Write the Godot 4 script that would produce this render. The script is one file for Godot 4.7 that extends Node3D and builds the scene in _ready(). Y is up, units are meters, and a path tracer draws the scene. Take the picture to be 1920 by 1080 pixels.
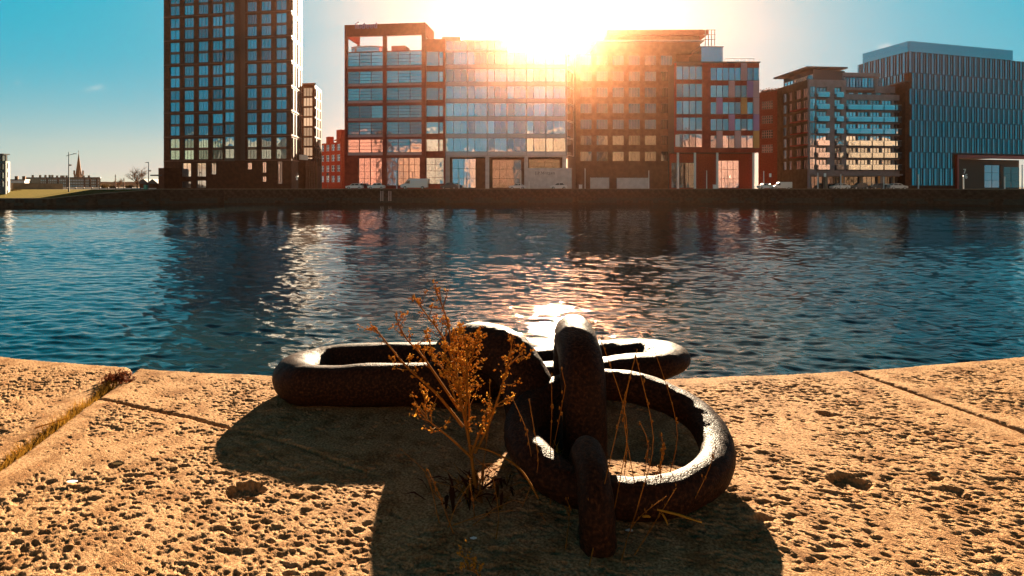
extends Node3D
# A quay with old mooring chain links and dried weeds, a river, and a row of offices against the low sun.
const FOC := 1135.0          # focal length in photograph pixels
const EYE := 0.65            # eye height above the quay
const HORIZON := 350.0
const EXPO := 9.0
var M := {}
var used_names := {}
var rng := RandomNumberGenerator.new()
var sun_to := Vector3(0.0722, 0.2890, -1.0).normalized()

# ---------------------------------------------------------------- geometry collector
class Geo:
	var v := PackedVector3Array()
	var n := PackedVector3Array()
	var c := PackedColorArray()
	var i := PackedInt32Array()
	func quad(a: Vector3, b: Vector3, d: Vector3, e: Vector3, nn: Vector3) -> void:
		var k := v.size()
		v.append(a); v.append(b); v.append(d); v.append(e)
		for q in 4: n.append(nn)
		if (b - a).cross(d - a).dot(nn) > 0.0:
			i.append_array(PackedInt32Array([k, k + 2, k + 1, k, k + 3, k + 2]))
		else:
			i.append_array(PackedInt32Array([k, k + 1, k + 2, k, k + 2, k + 3]))
	func tri(a: Vector3, b: Vector3, d: Vector3, nn: Vector3) -> void:
		var k := v.size()
		v.append(a); v.append(b); v.append(d)
		for q in 3: n.append(nn)
		if (b - a).cross(d - a).dot(nn) > 0.0:
			i.append_array(PackedInt32Array([k, k + 2, k + 1]))
		else:
			i.append_array(PackedInt32Array([k, k + 1, k + 2]))
	func box(t: Transform3D, s: Vector3) -> void:
		var h := s * 0.5
		for ax in 3:
			for sg in [-1.0, 1.0]:
				var nn := Vector3.ZERO
				nn[ax] = sg
				var p: int = (ax + 1) % 3
				var q: int = (ax + 2) % 3
				var w := []
				for st in [[-1, -1], [1, -1], [1, 1], [-1, 1]]:
					var o := Vector3.ZERO
					o[ax] = h[ax] * sg
					o[p] = h[p] * st[0]
					o[q] = h[q] * st[1]
					w.append(t * o)
				quad(w[0], w[1], w[2], w[3], (t.basis * nn).normalized())
	func bx(x0: float, x1: float, y0: float, y1: float, z0: float, z1: float) -> void:
		box(Transform3D(Basis.IDENTITY, Vector3((x0 + x1) / 2, (y0 + y1) / 2, (z0 + z1) / 2)), Vector3(absf(x1 - x0), absf(y1 - y0), absf(z1 - z0)))
	func prism(poly: PackedVector2Array, z0: float, z1: float, t: Transform3D) -> void:
		# polygon in x,y pushed from z0 to z1
		var p := poly
		if Geometry2D.is_polygon_clockwise(p):
			p = p.duplicate()
			p.reverse()
		var tr := Geometry2D.triangulate_polygon(p)
		for k in range(0, tr.size(), 3):
			for z in [z0, z1]:
				var nn: Vector3 = t.basis * Vector3(0, 0, signf(z - (z0 + z1) / 2))
				tri(t * Vector3(p[tr[k]].x, p[tr[k]].y, z), t * Vector3(p[tr[k + 1]].x, p[tr[k + 1]].y, z), t * Vector3(p[tr[k + 2]].x, p[tr[k + 2]].y, z), nn.normalized())
		for k in p.size():
			var a := p[k]
			var b := p[(k + 1) % p.size()]
			var e := b - a
			var nn: Vector3 = (t.basis * Vector3(e.y, -e.x, 0)).normalized()
			quad(t * Vector3(a.x, a.y, z0), t * Vector3(b.x, b.y, z0), t * Vector3(b.x, b.y, z1), t * Vector3(a.x, a.y, z1), nn)
	func tube(pts: Array, rad: Array, sides: int, capped := true) -> void:
		var m := pts.size()
		var dir: Vector3 = (pts[1] - pts[0]).normalized()
		var up := Vector3.UP if absf(dir.y) < 0.9 else Vector3.RIGHT
		var s := dir.cross(up).normalized()
		var first := v.size()
		for k in m:
			var a: Vector3 = pts[maxi(k - 1, 0)]
			var b: Vector3 = pts[mini(k + 1, m - 1)]
			dir = (b - a).normalized()
			s = (s - dir * s.dot(dir)).normalized()
			var w := dir.cross(s)
			var r: float = rad[mini(k, rad.size() - 1)]
			for q in sides:
				var an := TAU * q / sides
				var nn := s * cos(an) + w * sin(an)
				v.append(pts[k] + nn * r)
				n.append(nn)
		for k in m - 1:
			for q in sides:
				var a := first + k * sides + q
				var b := first + k * sides + (q + 1) % sides
				i.append_array(PackedInt32Array([a, a + sides, b, b, a + sides, b + sides]))
		if capped:
			for e in [0, m - 1]:
				var ctr: Vector3 = pts[e]
				var nn: Vector3 = (pts[e] - pts[1 if e == 0 else m - 2]).normalized()
				for q in sides:
					tri(ctr, v[first + e * sides + q], v[first + e * sides + (q + 1) % sides], nn)
	func blob(p: Vector3, r: float, stretch: Vector3) -> void:
		# octahedron-like grain
		var k := v.size()
		for d in [Vector3.UP, Vector3.DOWN, Vector3.RIGHT, Vector3.LEFT, Vector3.BACK, Vector3.FORWARD]:
			v.append(p + d * r + stretch * r * d.dot(stretch.normalized() if stretch.length() > 0.01 else Vector3.UP))
			n.append(d)
		i.append_array(PackedInt32Array([k, k + 2, k + 4, k, k + 4, k + 3, k, k + 3, k + 5, k, k + 5, k + 2, k + 1, k + 4, k + 2, k + 1, k + 3, k + 4, k + 1, k + 5, k + 3, k + 1, k + 2, k + 5]))
	func smooth() -> void:
		n.resize(v.size())
		n.fill(Vector3.ZERO)
		for k in range(0, i.size(), 3):
			var nn := (v[i[k + 2]] - v[i[k]]).cross(v[i[k + 1]] - v[i[k]])
			for q in 3: n[i[k + q]] += nn
		for k in n.size(): n[k] = n[k].normalized()
	func mesh() -> ArrayMesh:
		var arr := []
		arr.resize(Mesh.ARRAY_MAX)
		arr[Mesh.ARRAY_VERTEX] = v
		arr[Mesh.ARRAY_NORMAL] = n
		if c.size() == v.size(): arr[Mesh.ARRAY_COLOR] = c
		arr[Mesh.ARRAY_INDEX] = i
		var m := ArrayMesh.new()
		m.add_surface_from_arrays(Mesh.PRIMITIVE_TRIANGLES, arr)
		return m

# a flat front between two plan points; u runs to the right along it, h is height, z comes out of it
class Fac:
	var p0: Vector3
	var p1: Vector3
	var t: Transform3D
	var length: float
	func _init(pxl: float, dl: float, pxr: float, dr: float) -> void:
		p0 = Vector3((pxl - 960.0) / FOC * dl, 0, -dl)
		p1 = Vector3((pxr - 960.0) / FOC * dr, 0, -dr)
		var x := (p1 - p0).normalized()
		length = p0.distance_to(p1)
		t = Transform3D(Basis(x, Vector3.UP, x.cross(Vector3.UP)), p0)
	func u(px: float) -> float:
		var k := (px - 960.0) / FOC
		var dx := t.basis.x.x
		var dd := -t.basis.x.z
		return (k * -p0.z - p0.x) / (dx - k * dd)
	func depth(px: float) -> float:
		return -(t * Vector3(u(px), 0, 0)).z
	func back(w: float) -> Fac:      # the same front pushed back by w
		var f := Fac.new(0, 1, 1, 1)
		f.p0 = t * Vector3(0, 0, -w)
		f.p1 = t * Vector3(length, 0, -w)
		f.length = length
		f.t = Transform3D(t.basis, f.p0)
		return f

func lin(r: float, g: float, b: float) -> Color:
	return Color(r, g, b).linear_to_srgb()

func hh(py: float, d: float) -> float:
	return EYE - (py - HORIZON) / FOC * d

func at(px: float, py: float, d: float) -> Vector3:
	return Vector3((px - 960.0) / FOC * d, hh(py, d), -d)

func gp(px: float, py: float) -> Vector3:      # the point of the near quay seen there
	var d := EYE * FOC / (py - HORIZON)
	return Vector3((px - 960.0) / FOC * d, 0, -d)

func numbered(s: String) -> String:
	if not used_names.has(s):
		used_names[s] = 0
		return s
	used_names[s] += 1
	return "%s_%03d" % [s, used_names[s]]

func tag(o: Node, label: String, category: String, group := "") -> Node:
	o.set_meta("label", label)
	o.set_meta("category", category)
	if group: o.set_meta("group", group)
	return o

func thing(called: String, label: String, category: String, pos := Vector3.ZERO, turn := 0.0, group := "") -> Node3D:
	var o := Node3D.new()
	o.name = numbered(called)
	add_child(o)
	o.position = pos
	o.rotation.y = turn
	tag(o, label, category, group)
	return o

func put(parent: Node, called: String, mesh: Mesh, mat: Material, t := Transform3D.IDENTITY) -> MeshInstance3D:
	var o := MeshInstance3D.new()
	o.name = numbered(called) if parent == self else called
	o.mesh = mesh
	o.material_override = mat
	o.transform = t
	parent.add_child(o, true)
	return o

func setting(called: String, mesh: Mesh, mat: Material) -> MeshInstance3D:
	var o := put(self, called, mesh, mat)
	o.set_meta("kind", "structure")
	return o

var box_cache := {}
func box_mesh(s: Vector3) -> Mesh:
	var key := Vector3i((s * 200.0).round())
	if not box_cache.has(key):
		var b := BoxMesh.new()
		b.size = Vector3(key) / 200.0
		box_cache[key] = b
	return box_cache[key]

func noise(seed_: int, freq: float, octaves := 1, type := FastNoiseLite.TYPE_SIMPLEX_SMOOTH) -> FastNoiseLite:
	var f := FastNoiseLite.new()
	f.seed = seed_
	f.frequency = freq
	f.noise_type = type
	f.fractal_type = FastNoiseLite.FRACTAL_FBM if octaves > 1 else FastNoiseLite.FRACTAL_NONE
	f.fractal_octaves = octaves
	return f

func ntex(f: FastNoiseLite, size: int, cols: Array, normal := false, strength := 4.0) -> NoiseTexture2D:
	var t := NoiseTexture2D.new()
	t.width = size
	t.height = size
	t.seamless = true
	t.noise = f
	if normal:
		t.as_normal_map = true
		t.bump_strength = strength
	elif cols.size():
		var g := Gradient.new()
		var offs := PackedFloat32Array()
		var cc := PackedColorArray()
		for k in cols:
			offs.append(k[0])
			cc.append(lin(k[1][0], k[1][1], k[1][2]))
		g.offsets = offs
		g.colors = cc
		t.color_ramp = g
	return t

func mat(called: String, col: Color, rough: float, metal := 0.0, tex: Texture2D = null, scale := Vector3.ONE) -> StandardMaterial3D:
	var m := StandardMaterial3D.new()
	m.resource_name = called
	m.albedo_color = col
	m.roughness = rough
	m.metallic = metal
	if tex:
		m.albedo_texture = tex
		m.uv1_triplanar = true
		m.uv1_world_triplanar = true
		m.uv1_scale = scale
	M[called] = m
	return m

func bump(m: StandardMaterial3D, tex: Texture2D, amount: float, scale: Vector3) -> void:
	m.normal_enabled = true
	m.normal_texture = tex
	m.normal_scale = amount
	m.uv1_triplanar = true
	m.uv1_world_triplanar = true
	m.uv1_scale = scale

func make_materials() -> void:
	var grain := noise(3, 0.02, 4)
	var wob := ntex(noise(8, 0.012, 2), 512, [], true, 3.0)
	var patch := func(a: Array, b: Array, sd: int) -> Texture2D: return ntex(noise(sd, 0.012, 5), 512, [[0.2, a], [0.8, b]])
	# granite of the near quay: tan crystals, brown weathering, pale chips
	var gr := mat("granite", Color.WHITE, 0.9, 0.0, ntex(noise(21, 0.055, 5), 1024, [[0.0, [0.08, 0.036, 0.015]], [0.33, [0.19, 0.102, 0.048]], [0.5, [0.275, 0.155, 0.076]], [0.68, [0.34, 0.2, 0.1]], [1.0, [0.46, 0.32, 0.19]]]), Vector3(2.3, 2.3, 2.3))
	gr.metallic_specular = 0.12
	var fine := ntex(noise(22, 0.16, 4), 1024, [], true, 6.0)
	gr.normal_enabled = true
	gr.normal_texture = fine
	gr.normal_scale = 0.9
	gr.detail_enabled = true
	gr.detail_blend_mode = BaseMaterial3D.BLEND_MODE_MUL
	gr.detail_uv_layer = BaseMaterial3D.DETAIL_UV_2
	gr.uv2_triplanar = true
	gr.uv2_world_triplanar = true
	gr.uv2_scale = Vector3(0.83, 0.83, 0.83)
	gr.detail_albedo = ntex(noise(24, 0.011, 5), 1024, [[0.1, [0.5, 0.4, 0.3]], [0.36, [0.72, 0.66, 0.58]], [0.5, [0.92, 0.9, 0.86]], [0.75, [1.0, 1.0, 1.0]], [1.0, [1.0, 0.97, 0.9]]])
	mat("iron", Color.WHITE, 0.54, 0.0, ntex(noise(31, 0.03, 5), 1024, [[0.15, [0.008, 0.004, 0.0025]], [0.5, [0.018, 0.0075, 0.004]], [0.7, [0.04, 0.014, 0.006]], [0.92, [0.085, 0.034, 0.013]]]), Vector3(3, 3, 3))
	M.iron.normal_enabled = true
	M.iron.normal_texture = ntex(noise(32, 0.07, 4), 1024, [], true, 5.0)
	M.iron.normal_scale = 1.0
	M.iron.metallic_specular = 0.14
	# river
	var w := mat("river_water", lin(0.003, 0.012, 0.015), 0.02)
	w.metallic_specular = 0.5
	bump(w, ntex(noise(41, 0.022, 4), 1024, [], true, 7.0), 0.13, Vector3(0.28, 0.28, 0.5))
	# building surfaces
	mat("bronze", Color.WHITE, 0.6, 0.0, patch.call([0.055, 0.016, 0.007], [0.095, 0.03, 0.013], 51), Vector3(0.12, 0.12, 0.12))
	mat("bronze_pale", Color.WHITE, 0.55, 0.0, patch.call([0.14, 0.06, 0.04], [0.2, 0.09, 0.06], 52), Vector3(0.2, 0.2, 0.2))
	mat("core_dark", lin(0.11, 0.085, 0.07), 0.8)
	mat("flare_red_brown", Color.WHITE, 0.6, 0.0, patch.call([0.24, 0.026, 0.014], [0.36, 0.045, 0.024], 53), Vector3(0.1, 0.1, 0.1))  # own red-brown, deepened by the red of the lens flare
	mat("red_brick", Color.WHITE, 0.8, 0.0, patch.call([0.25, 0.025, 0.012], [0.38, 0.05, 0.025], 54), Vector3(0.3, 0.3, 0.3))
	mat("pale_metal", Color.WHITE, 0.4, 0.0, patch.call([0.5, 0.42, 0.38], [0.62, 0.54, 0.5], 55), Vector3(0.1, 0.1, 0.1))
	mat("white_paint", lin(0.75, 0.7, 0.66), 0.45)
	mat("mullion_dark", lin(0.05, 0.035, 0.03), 0.5)
	mat("mullion_red", lin(0.2, 0.05, 0.05), 0.5)
	mat("mullion_pale", lin(0.42, 0.36, 0.34), 0.45)
	mat("mauve_render", Color.WHITE, 0.75, 0.0, patch.call([0.22, 0.15, 0.14], [0.3, 0.21, 0.2], 56), Vector3(0.08, 0.08, 0.08))
	mat("brown_render", Color.WHITE, 0.8, 0.0, patch.call([0.1, 0.045, 0.02], [0.17, 0.08, 0.04], 57), Vector3(0.08, 0.08, 0.08))
	mat("sand_stone", Color.WHITE, 0.85, 0.0, patch.call([0.22, 0.14, 0.08], [0.34, 0.22, 0.13], 58), Vector3(0.1, 0.1, 0.1))
	mat("grey_stone", Color.WHITE, 0.85, 0.0, patch.call([0.07, 0.068, 0.065], [0.12, 0.115, 0.11], 59), Vector3(0.1, 0.1, 0.1))
	for q in [["bank_cream", [0.1, 0.075, 0.05], 71], ["bank_pink", [0.11, 0.065, 0.05], 72], ["bank_grey", [0.08, 0.07, 0.06], 73]]:
		mat(q[0], Color.WHITE, 0.85, 0.0, patch.call(q[1], [q[1][0] * 1.5, q[1][1] * 1.5, q[1][2] * 1.5], q[2]), Vector3(0.05, 0.05, 0.05))
	mat("tide_stone", Color.WHITE, 0.7, 0.0, patch.call([0.012, 0.014, 0.006], [0.04, 0.035, 0.018], 74), Vector3(0.15, 0.15, 0.15))
	mat("slate", lin(0.05, 0.045, 0.045), 0.7)
	mat("quay_stone", Color.WHITE, 0.9, 0.0, patch.call([0.035, 0.022, 0.014], [0.09, 0.06, 0.04], 60), Vector3(0.15, 0.15, 0.15))
	mat("coping", Color.WHITE, 0.85, 0.0, patch.call([0.16, 0.12, 0.08], [0.26, 0.2, 0.14], 61), Vector3(0.3, 0.3, 0.3))
	mat("paving", Color.WHITE, 0.9, 0.0, patch.call([0.09, 0.075, 0.06], [0.15, 0.125, 0.1], 62), Vector3(0.08, 0.08, 0.08))
	mat("asphalt", Color.WHITE, 0.9, 0.0, patch.call([0.04, 0.036, 0.034], [0.065, 0.058, 0.054], 63), Vector3(0.2, 0.2, 0.2))
	mat("lawn", Color.WHITE, 0.95, 0.0, patch.call([0.06, 0.045, 0.006], [0.11, 0.08, 0.012], 64), Vector3(0.5, 0.5, 0.5))
	mat("hill", lin(0.09, 0.12, 0.07), 1.0)
	mat("red_frame", Color.WHITE, 0.5, 0.0, patch.call([0.3, 0.03, 0.012], [0.42, 0.05, 0.02], 65), Vector3(0.4, 0.4, 0.4))
	mat("orange_panel", lin(0.65, 0.22, 0.03), 0.35)
	mat("violet_panel", lin(0.36, 0.14, 0.3), 0.35)
	mat("rose_panel", lin(0.55, 0.25, 0.24), 0.35)
	mat("spandrel", lin(0.55, 0.5, 0.5), 0.35)
	mat("letter_dark", lin(0.06, 0.03, 0.03), 0.5)
	mat("letter_pale", lin(0.8, 0.75, 0.7), 0.4)
	# coated glass: a mirror-like film with the slight waviness of toughened panes
	for g in [["glass_blue", [0.27, 0.46, 0.52], 0.9], ["glass_clear", [0.6, 0.6, 0.62], 0.9], ["glass_dark", [0.2, 0.17, 0.15], 0.85], ["glass_rose", [0.62, 0.42, 0.42], 0.9], ["fin_glass", [0.08, 0.3, 0.34], 0.88], ["parapet_glass", [0.08, 0.42, 0.47], 0.9]]:
		var m := mat(g[0], lin(g[1][0], g[1][1], g[1][2]), 0.05, g[2])
		bump(m, wob, 0.12, Vector3(0.06, 0.06, 0.06))
	for k in ["bronze", "bronze_pale", "flare_red_brown", "red_brick", "brown_render"]: M[k].metallic_specular = 0.2
	M.core_dark.metallic_specular = 0.1
	for k in ["lawn", "paving", "coping", "asphalt", "quay_stone", "hill"]: M[k].metallic_specular = 0.08
	# panes from other batches, a touch lighter or darker
	for k in ["glass_blue", "glass_clear", "glass_rose", "glass_dark"]:
		for q in 3:
			var m2: StandardMaterial3D = M[k].duplicate()
			var c: Color = M[k].albedo_color.srgb_to_linear() * [0.55, 0.8, 1.25][q]
			m2.albedo_color = Color(minf(c.r, 0.9), minf(c.g, 0.9), minf(c.b, 0.9)).linear_to_srgb()
			M["%s_%d" % [k, q]] = m2
	# plants
	for g in [["seed", [0.32, 0.145, 0.02], 0.4], ["stem", [0.17, 0.07, 0.012], 0.12], ["straw", [0.3, 0.15, 0.02], 0.3], ["grass", [0.1, 0.047, 0.006], 0.14], ["rust_leaf", [0.05, 0.013, 0.005], 0.05], ["bare_twig", [0.12, 0.06, 0.03], 0.0], ["bush", [0.05, 0.03, 0.01], 0.05]]:
		var m := mat(g[0], lin(g[1][0], g[1][1], g[1][2]), 0.85)
		m.metallic_specular = 0.08
		if g[2] > 0:
			m.backlight_enabled = true
			m.backlight = lin(g[2], g[2] * g[1][1] / g[1][0], g[2] * g[1][2] / g[1][0])
	# vehicles
	mat("car_white", lin(0.72, 0.68, 0.66), 0.25)
	mat("car_silver", lin(0.45, 0.43, 0.42), 0.3, 0.5)
	mat("car_dark", lin(0.03, 0.025, 0.025), 0.25)
	mat("car_red", lin(0.3, 0.04, 0.03), 0.25)
	mat("car_glass", lin(0.03, 0.03, 0.035), 0.05)
	mat("tyre", lin(0.02, 0.02, 0.02), 0.8)
	mat("rim", lin(0.45, 0.45, 0.45), 0.35, 0.8)
	mat("lamp_glass", lin(0.8, 0.75, 0.7), 0.15)
	mat("green_paint", lin(0.05, 0.3, 0.2), 0.5)
	for k in ["car_white", "car_silver", "car_dark", "car_red"]:
		M[k].clearcoat_enabled = true
		M[k].clearcoat = 0.8

func sky_colour(v: Vector3) -> Color:
	var el := rad_to_deg(asin(clampf(v.y, -1, 1)))
	var ga := rad_to_deg(v.angle_to(sun_to))
	var e := maxf(el, 0.0)
	var away := clampf((ga - 40.0) / 60.0, 0.0, 1.0)
	var pale := Vector3(0.7, 0.76, 0.6).lerp(Vector3(0.1, 0.42, 0.55), away)
	var teal := Vector3(0.004, 0.46, 0.63).lerp(Vector3(0.002, 0.33, 0.45), away)
	var deep := Vector3(0.0005, 0.022, 0.055)
	var c := teal.lerp(deep, clampf((e - 17.0) / 30.0, 0, 1))
	c = c.lerp(pale, exp(-pow(e / 5.0, 1.5)))
	var w := exp(-pow(ga / 20.0, 2.2))
	c = c.lerp(Vector3(1.0, 0.87, 0.69), w)
	c += Vector3(1.0, 0.85, 0.62) * (2.4 * exp(-pow(ga / 6.0, 1.4)))
	return Color(c.x, c.y, c.z) / EXPO

func make_sky() -> Image:
	var w := 2048
	var h := 1024
	var im := Image.create(w, h, false, Image.FORMAT_RGBF)
	for y in h:
		var el := PI / 2 - (y + 0.5) / h * PI
		for x in w:
			var az := (x + 0.5) / w * TAU
			im.set_pixel(x, y, sky_colour(Vector3(sin(az) * cos(el), sin(el), -cos(az) * cos(el))))
	# a short vapour trail and a few scraps of cloud
	var wisp := func(px: float, py: float, r: float, add: float) -> void:
		var d := Vector3((px - 960) / FOC, (HORIZON - py) / FOC, -1).normalized()
		var cx := fposmod(atan2(d.x, -d.z) / TAU, 1.0) * w
		var cy := (0.5 - asin(d.y) / PI) * h
		for yy in range(int(cy - 3), int(cy + 4)):
			for xx in range(int(cx - 3), int(cx + 4)):
				var q := exp(-(pow(xx - cx, 2) + pow(yy - cy, 2)) / (r * r)) * add
				var c := im.get_pixel(posmod(xx, w), yy)
				im.set_pixel(posmod(xx, w), yy, c.lerp(Color(0.95, 0.93, 0.85) / EXPO, clampf(q, 0, 1)))
	for k in 24:
		wisp.call(152 + k * 1.6, 167 - k * 0.3, 0.5, 0.02 + 0.009 * k)
	for s in [[1647, 87, 1.0, 0.3], [1660, 85, 1.2, 0.55], [1666, 86, 0.9, 0.4], [1652, 88, 1.0, 0.3], [30, 152, 0.7, 0.2]]:
		wisp.call(s[0], s[1], s[2], s[3])
	return im

func light_and_camera() -> void:
	var cam := Camera3D.new()
	cam.name = "camera"
	add_child(cam)
	cam.position = Vector3(0, EYE, 0)
	var near := 0.05
	cam.set_frustum(near * 1080.0 / FOC, Vector2(0, -near * 190.0 / FOC), near, 3000.0)
	cam.current = true
	var env := Environment.new()
	env.background_mode = Environment.BG_SKY
	var sm := PanoramaSkyMaterial.new()
	sm.panorama = ImageTexture.create_from_image(make_sky())
	var sky := Sky.new()
	sky.sky_material = sm
	env.sky = sky
	env.tonemap_mode = Environment.TONE_MAPPER_LINEAR
	env.tonemap_exposure = EXPO
	env.ambient_light_source = Environment.AMBIENT_SOURCE_SKY
	env.sdfgi_enabled = true
	env.ssao_enabled = true
	env.ssil_enabled = true
	# warm-tinted haze, added for the glow and veil about the low sun
	env.volumetric_fog_enabled = true
	env.volumetric_fog_density = 0.0001
	env.volumetric_fog_albedo = Color(1.0, 0.7, 0.54)
	env.volumetric_fog_anisotropy = 0.93
	var we := WorldEnvironment.new()
	we.name = "world_environment"
	we.environment = env
	add_child(we)
	var sun := DirectionalLight3D.new()
	sun.name = "sun"
	sun.light_energy = 1.6
	sun.light_color = Color(1.0, 0.9, 0.76)
	sun.light_angular_distance = 0.6
	sun.shadow_enabled = true
	add_child(sun)
	sun.look_at_from_position(Vector3.ZERO, -sun_to, Vector3.UP)

# ---------------------------------------------------------------- near quay
func edge_depth(x: float) -> float:
	return 2.04 + 0.075 * x * x

func joint_left(d: float) -> float:
	return -1.2 - (d - 1.419) * 0.207

func joint_right(d: float) -> float:
	return 1.362 - (d - 1.61) * 0.3105

func seg_dist(p: Vector2, a: Vector2, b: Vector2) -> float:
	var t := clampf((p - a).dot(b - a) / (b - a).length_squared(), 0, 1)
	return p.distance_to(a + (b - a) * t)

func near_quay() -> void:
	var quay := Node3D.new()
	quay.name = "near_quay"
	quay.set_meta("kind", "structure")
	add_child(quay)
	var n_pit := noise(101, 45.0, 1, FastNoiseLite.TYPE_CELLULAR)
	var n_pit2 := noise(105, 88.0, 1, FastNoiseLite.TYPE_CELLULAR)
	for f in [n_pit, n_pit2]:
		f.cellular_return_type = FastNoiseLite.RETURN_DISTANCE
		f.cellular_jitter = 1.0
	var n_mod := noise(106, 12.0, 2)
	var n_warp := noise(107, 55.0, 2)
	var n_fine := noise(102, 120.0, 2)
	var n_big := noise(103, 2.6, 2)
	var n_edge := noise(104, 14.0, 2)
	var crack := []
	for p in [[190, 748], [270, 764], [350, 781], [430, 801], [560, 838], [700, 890]]:
		var g := gp(p[0], p[1])
		crack.append(Vector2(g.x, -g.z))
	var hollows := []
	for q in [[460, 919, 0.043, 0.014], [1592, 904, 0.046, 0.013], [1548, 777, 0.024, 0.012], [1428, 969, 0.016, 0.012], [1753, 893, 0.016, 0.010], [1742, 813, 0.014, 0.010], [215, 872, 0.017, 0.006], [1790, 918, 0.020, 0.008], [1810, 930, 0.017, 0.007]]:
		var g := gp(q[0], q[1])
		hollows.append([Vector2(g.x, -g.z), q[2], q[3]])
	var step := 0.0036
	var specs := [["left", -2.3, 1.0], ["middle", 0.0, 0.0], ["right", 2.3, 1.0]]
	for sp in specs:
		var g := Geo.new()
		var d0 := 0.82
		var rows := 365
		var wmax: float = 2.62 if sp[0] == "middle" else 1.05
		var cols := int(wmax / step)
		var gap_l := 0.014
		var gap_r := 0.004
		for r in rows + 2:
			for cidx in cols + 3:
				var fr := clampf(float(r) / rows, 0, 1)
				var fc := clampf(float(cidx - 1) / cols, 0, 1)
				# plan position: x between this stone's two sides, depth up to the curved edge
				var x := 0.0
				var d := d0 + (2.1 - d0) * fr
				var xl := 0.0
				var xr := 0.0
				for it in 2:
					if sp[0] == "left":
						xl = -2.3
						xr = joint_left(d) - gap_l
					elif sp[0] == "middle":
						xl = joint_left(d) + gap_l
						xr = joint_right(d) - gap_r
					else:
						xl = joint_right(d) + gap_r
						xr = 2.35
					x = lerpf(xl, xr, fc)
					d = d0 + (edge_depth(x) - d0) * fr
				var sl: float = 9.0 if sp[0] == "left" else x - xl
				var srr: float = 9.0 if sp[0] == "right" else xr - x
				var se := edge_depth(x) - d
				var s := minf(minf(sl, srr), se)
				var chip := 0.5 * n_edge.get_noise_2d(x * 3.0, d * 3.0) + 0.5
				var margin := clampf((s - 0.02 - 0.05 * chip) / 0.05, 0.0, 1.0) * 0.85 + 0.15
				var patchy := clampf(0.75 + 0.9 * n_big.get_noise_2d(x + 7.0, d * 1.3), 0.25, 1.0)
				var wx := x + 0.008 * n_warp.get_noise_2d(x, d)
				var wz := d + 0.006 * n_warp.get_noise_2d(x + 5.0, d)
				var a := n_pit.get_noise_2d(wx * 0.62, wz) + 1.0
				var b := n_pit2.get_noise_2d(wx * 0.62, wz) + 1.0
				var keep := n_mod.get_noise_2d(x, d)
				var r1 := clampf(0.27 + 0.6 * keep, 0.0, 0.6) * patchy
				var r2 := clampf(0.3 - 0.3 * keep, 0.0, 0.5) * patchy
				var y := -0.0041 * (1.0 - smoothstep(r1 * 0.55, r1 + 0.02, a)) * margin
				y -= 0.0030 * (1.0 - smoothstep(r2 * 0.5, r2 + 0.02, b)) * margin
				y += 0.0009 * n_fine.get_noise_2d(x, d) * (0.35 + 0.65 * margin)
				y += 0.0035 * n_big.get_noise_2d(x, d)
				var rr := 0.012 + 0.012 * chip
				if s < rr:
					y -= rr * (1.0 - sqrt(maxf(0.0, 1.0 - pow(1.0 - maxf(s, 0.0) / rr, 2))))
				var p := Vector2(x, d)
				if sp[0] == "middle" and x < 0.2 and d > 1.3 and d < 1.95:
					var best := 9.0
					for k in crack.size() - 1:
						best = minf(best, seg_dist(p, crack[k], crack[k + 1]))
					best += 0.003 * n_edge.get_noise_2d(x * 4, d * 4)
					y -= 0.011 * exp(-pow(best / 0.0055, 2))
				for h in hollows:
					var q: float = p.distance_to(h[0]) / h[1]
					if q < 1.3:
						q += 0.22 * n_edge.get_noise_2d(x * 3.5, d * 3.5)
						y -= h[2] * (1.0 - smoothstep(0.72, 1.0, q)) + 0.003 * (1.0 - smoothstep(0.4, 0.9, q)) * n_fine.get_noise_2d(x * 0.6, d * 0.6)
				if r == rows + 1 or cidx == 0 or cidx == cols + 2: y -= 0.12
				g.v.append(Vector3(x, y, -d))
		var wd := cols + 3
		for r in rows + 1:
			for cc in cols + 2:
				var k := r * wd + cc
				g.i.append_array(PackedInt32Array([k, k + wd, k + 1, k + 1, k + wd, k + wd + 1]))
		g.smooth()
		put(quay, "coping_stone", g.mesh(), M.granite)
	# bedding under the joints, the wall that drops to the river, and the paving behind
	var base := Geo.new()
	var wall := Geo.new()
	var pts := []
	for k in 41:
		var x := lerpf(-60.0, 60.0, k / 40.0) if absf(k - 20.0) > 10 else lerpf(-4.0, 4.0, (k - 10) / 20.0)
		pts.append(Vector3(x, 0, -(edge_depth(clampf(x, -6, 6)) - 0.012)))
	for k in 40:
		var a: Vector3 = pts[k]
		var b: Vector3 = pts[k + 1]
		wall.quad(a + Vector3(0, -0.11, 0), b + Vector3(0, -0.11, 0), b + Vector3(0, -7, 0), a + Vector3(0, -7, 0), Vector3(0, 0, -1))
		base.quad(a + Vector3(0, -0.09, 0.01), b + Vector3(0, -0.09, 0.01), Vector3(b.x, -0.09, -0.5), Vector3(a.x, -0.09, -0.5), Vector3.UP)
	put(quay, "quay_wall", wall.mesh(), M.quay_stone)
	put(quay, "bedding", base.mesh(), M.quay_stone)
	var pav := Geo.new()
	pav.quad(Vector3(-2.35, -0.001, -0.83), Vector3(2.4, -0.001, -0.83), Vector3(2.4, -0.001, 0.4), Vector3(-2.35, -0.001, 0.4), Vector3.UP)
	pav.quad(Vector3(-60, -0.001, 0.4), Vector3(60, -0.001, 0.4), Vector3(60, -0.001, 70), Vector3(-60, -0.001, 70), Vector3.UP)
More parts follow.
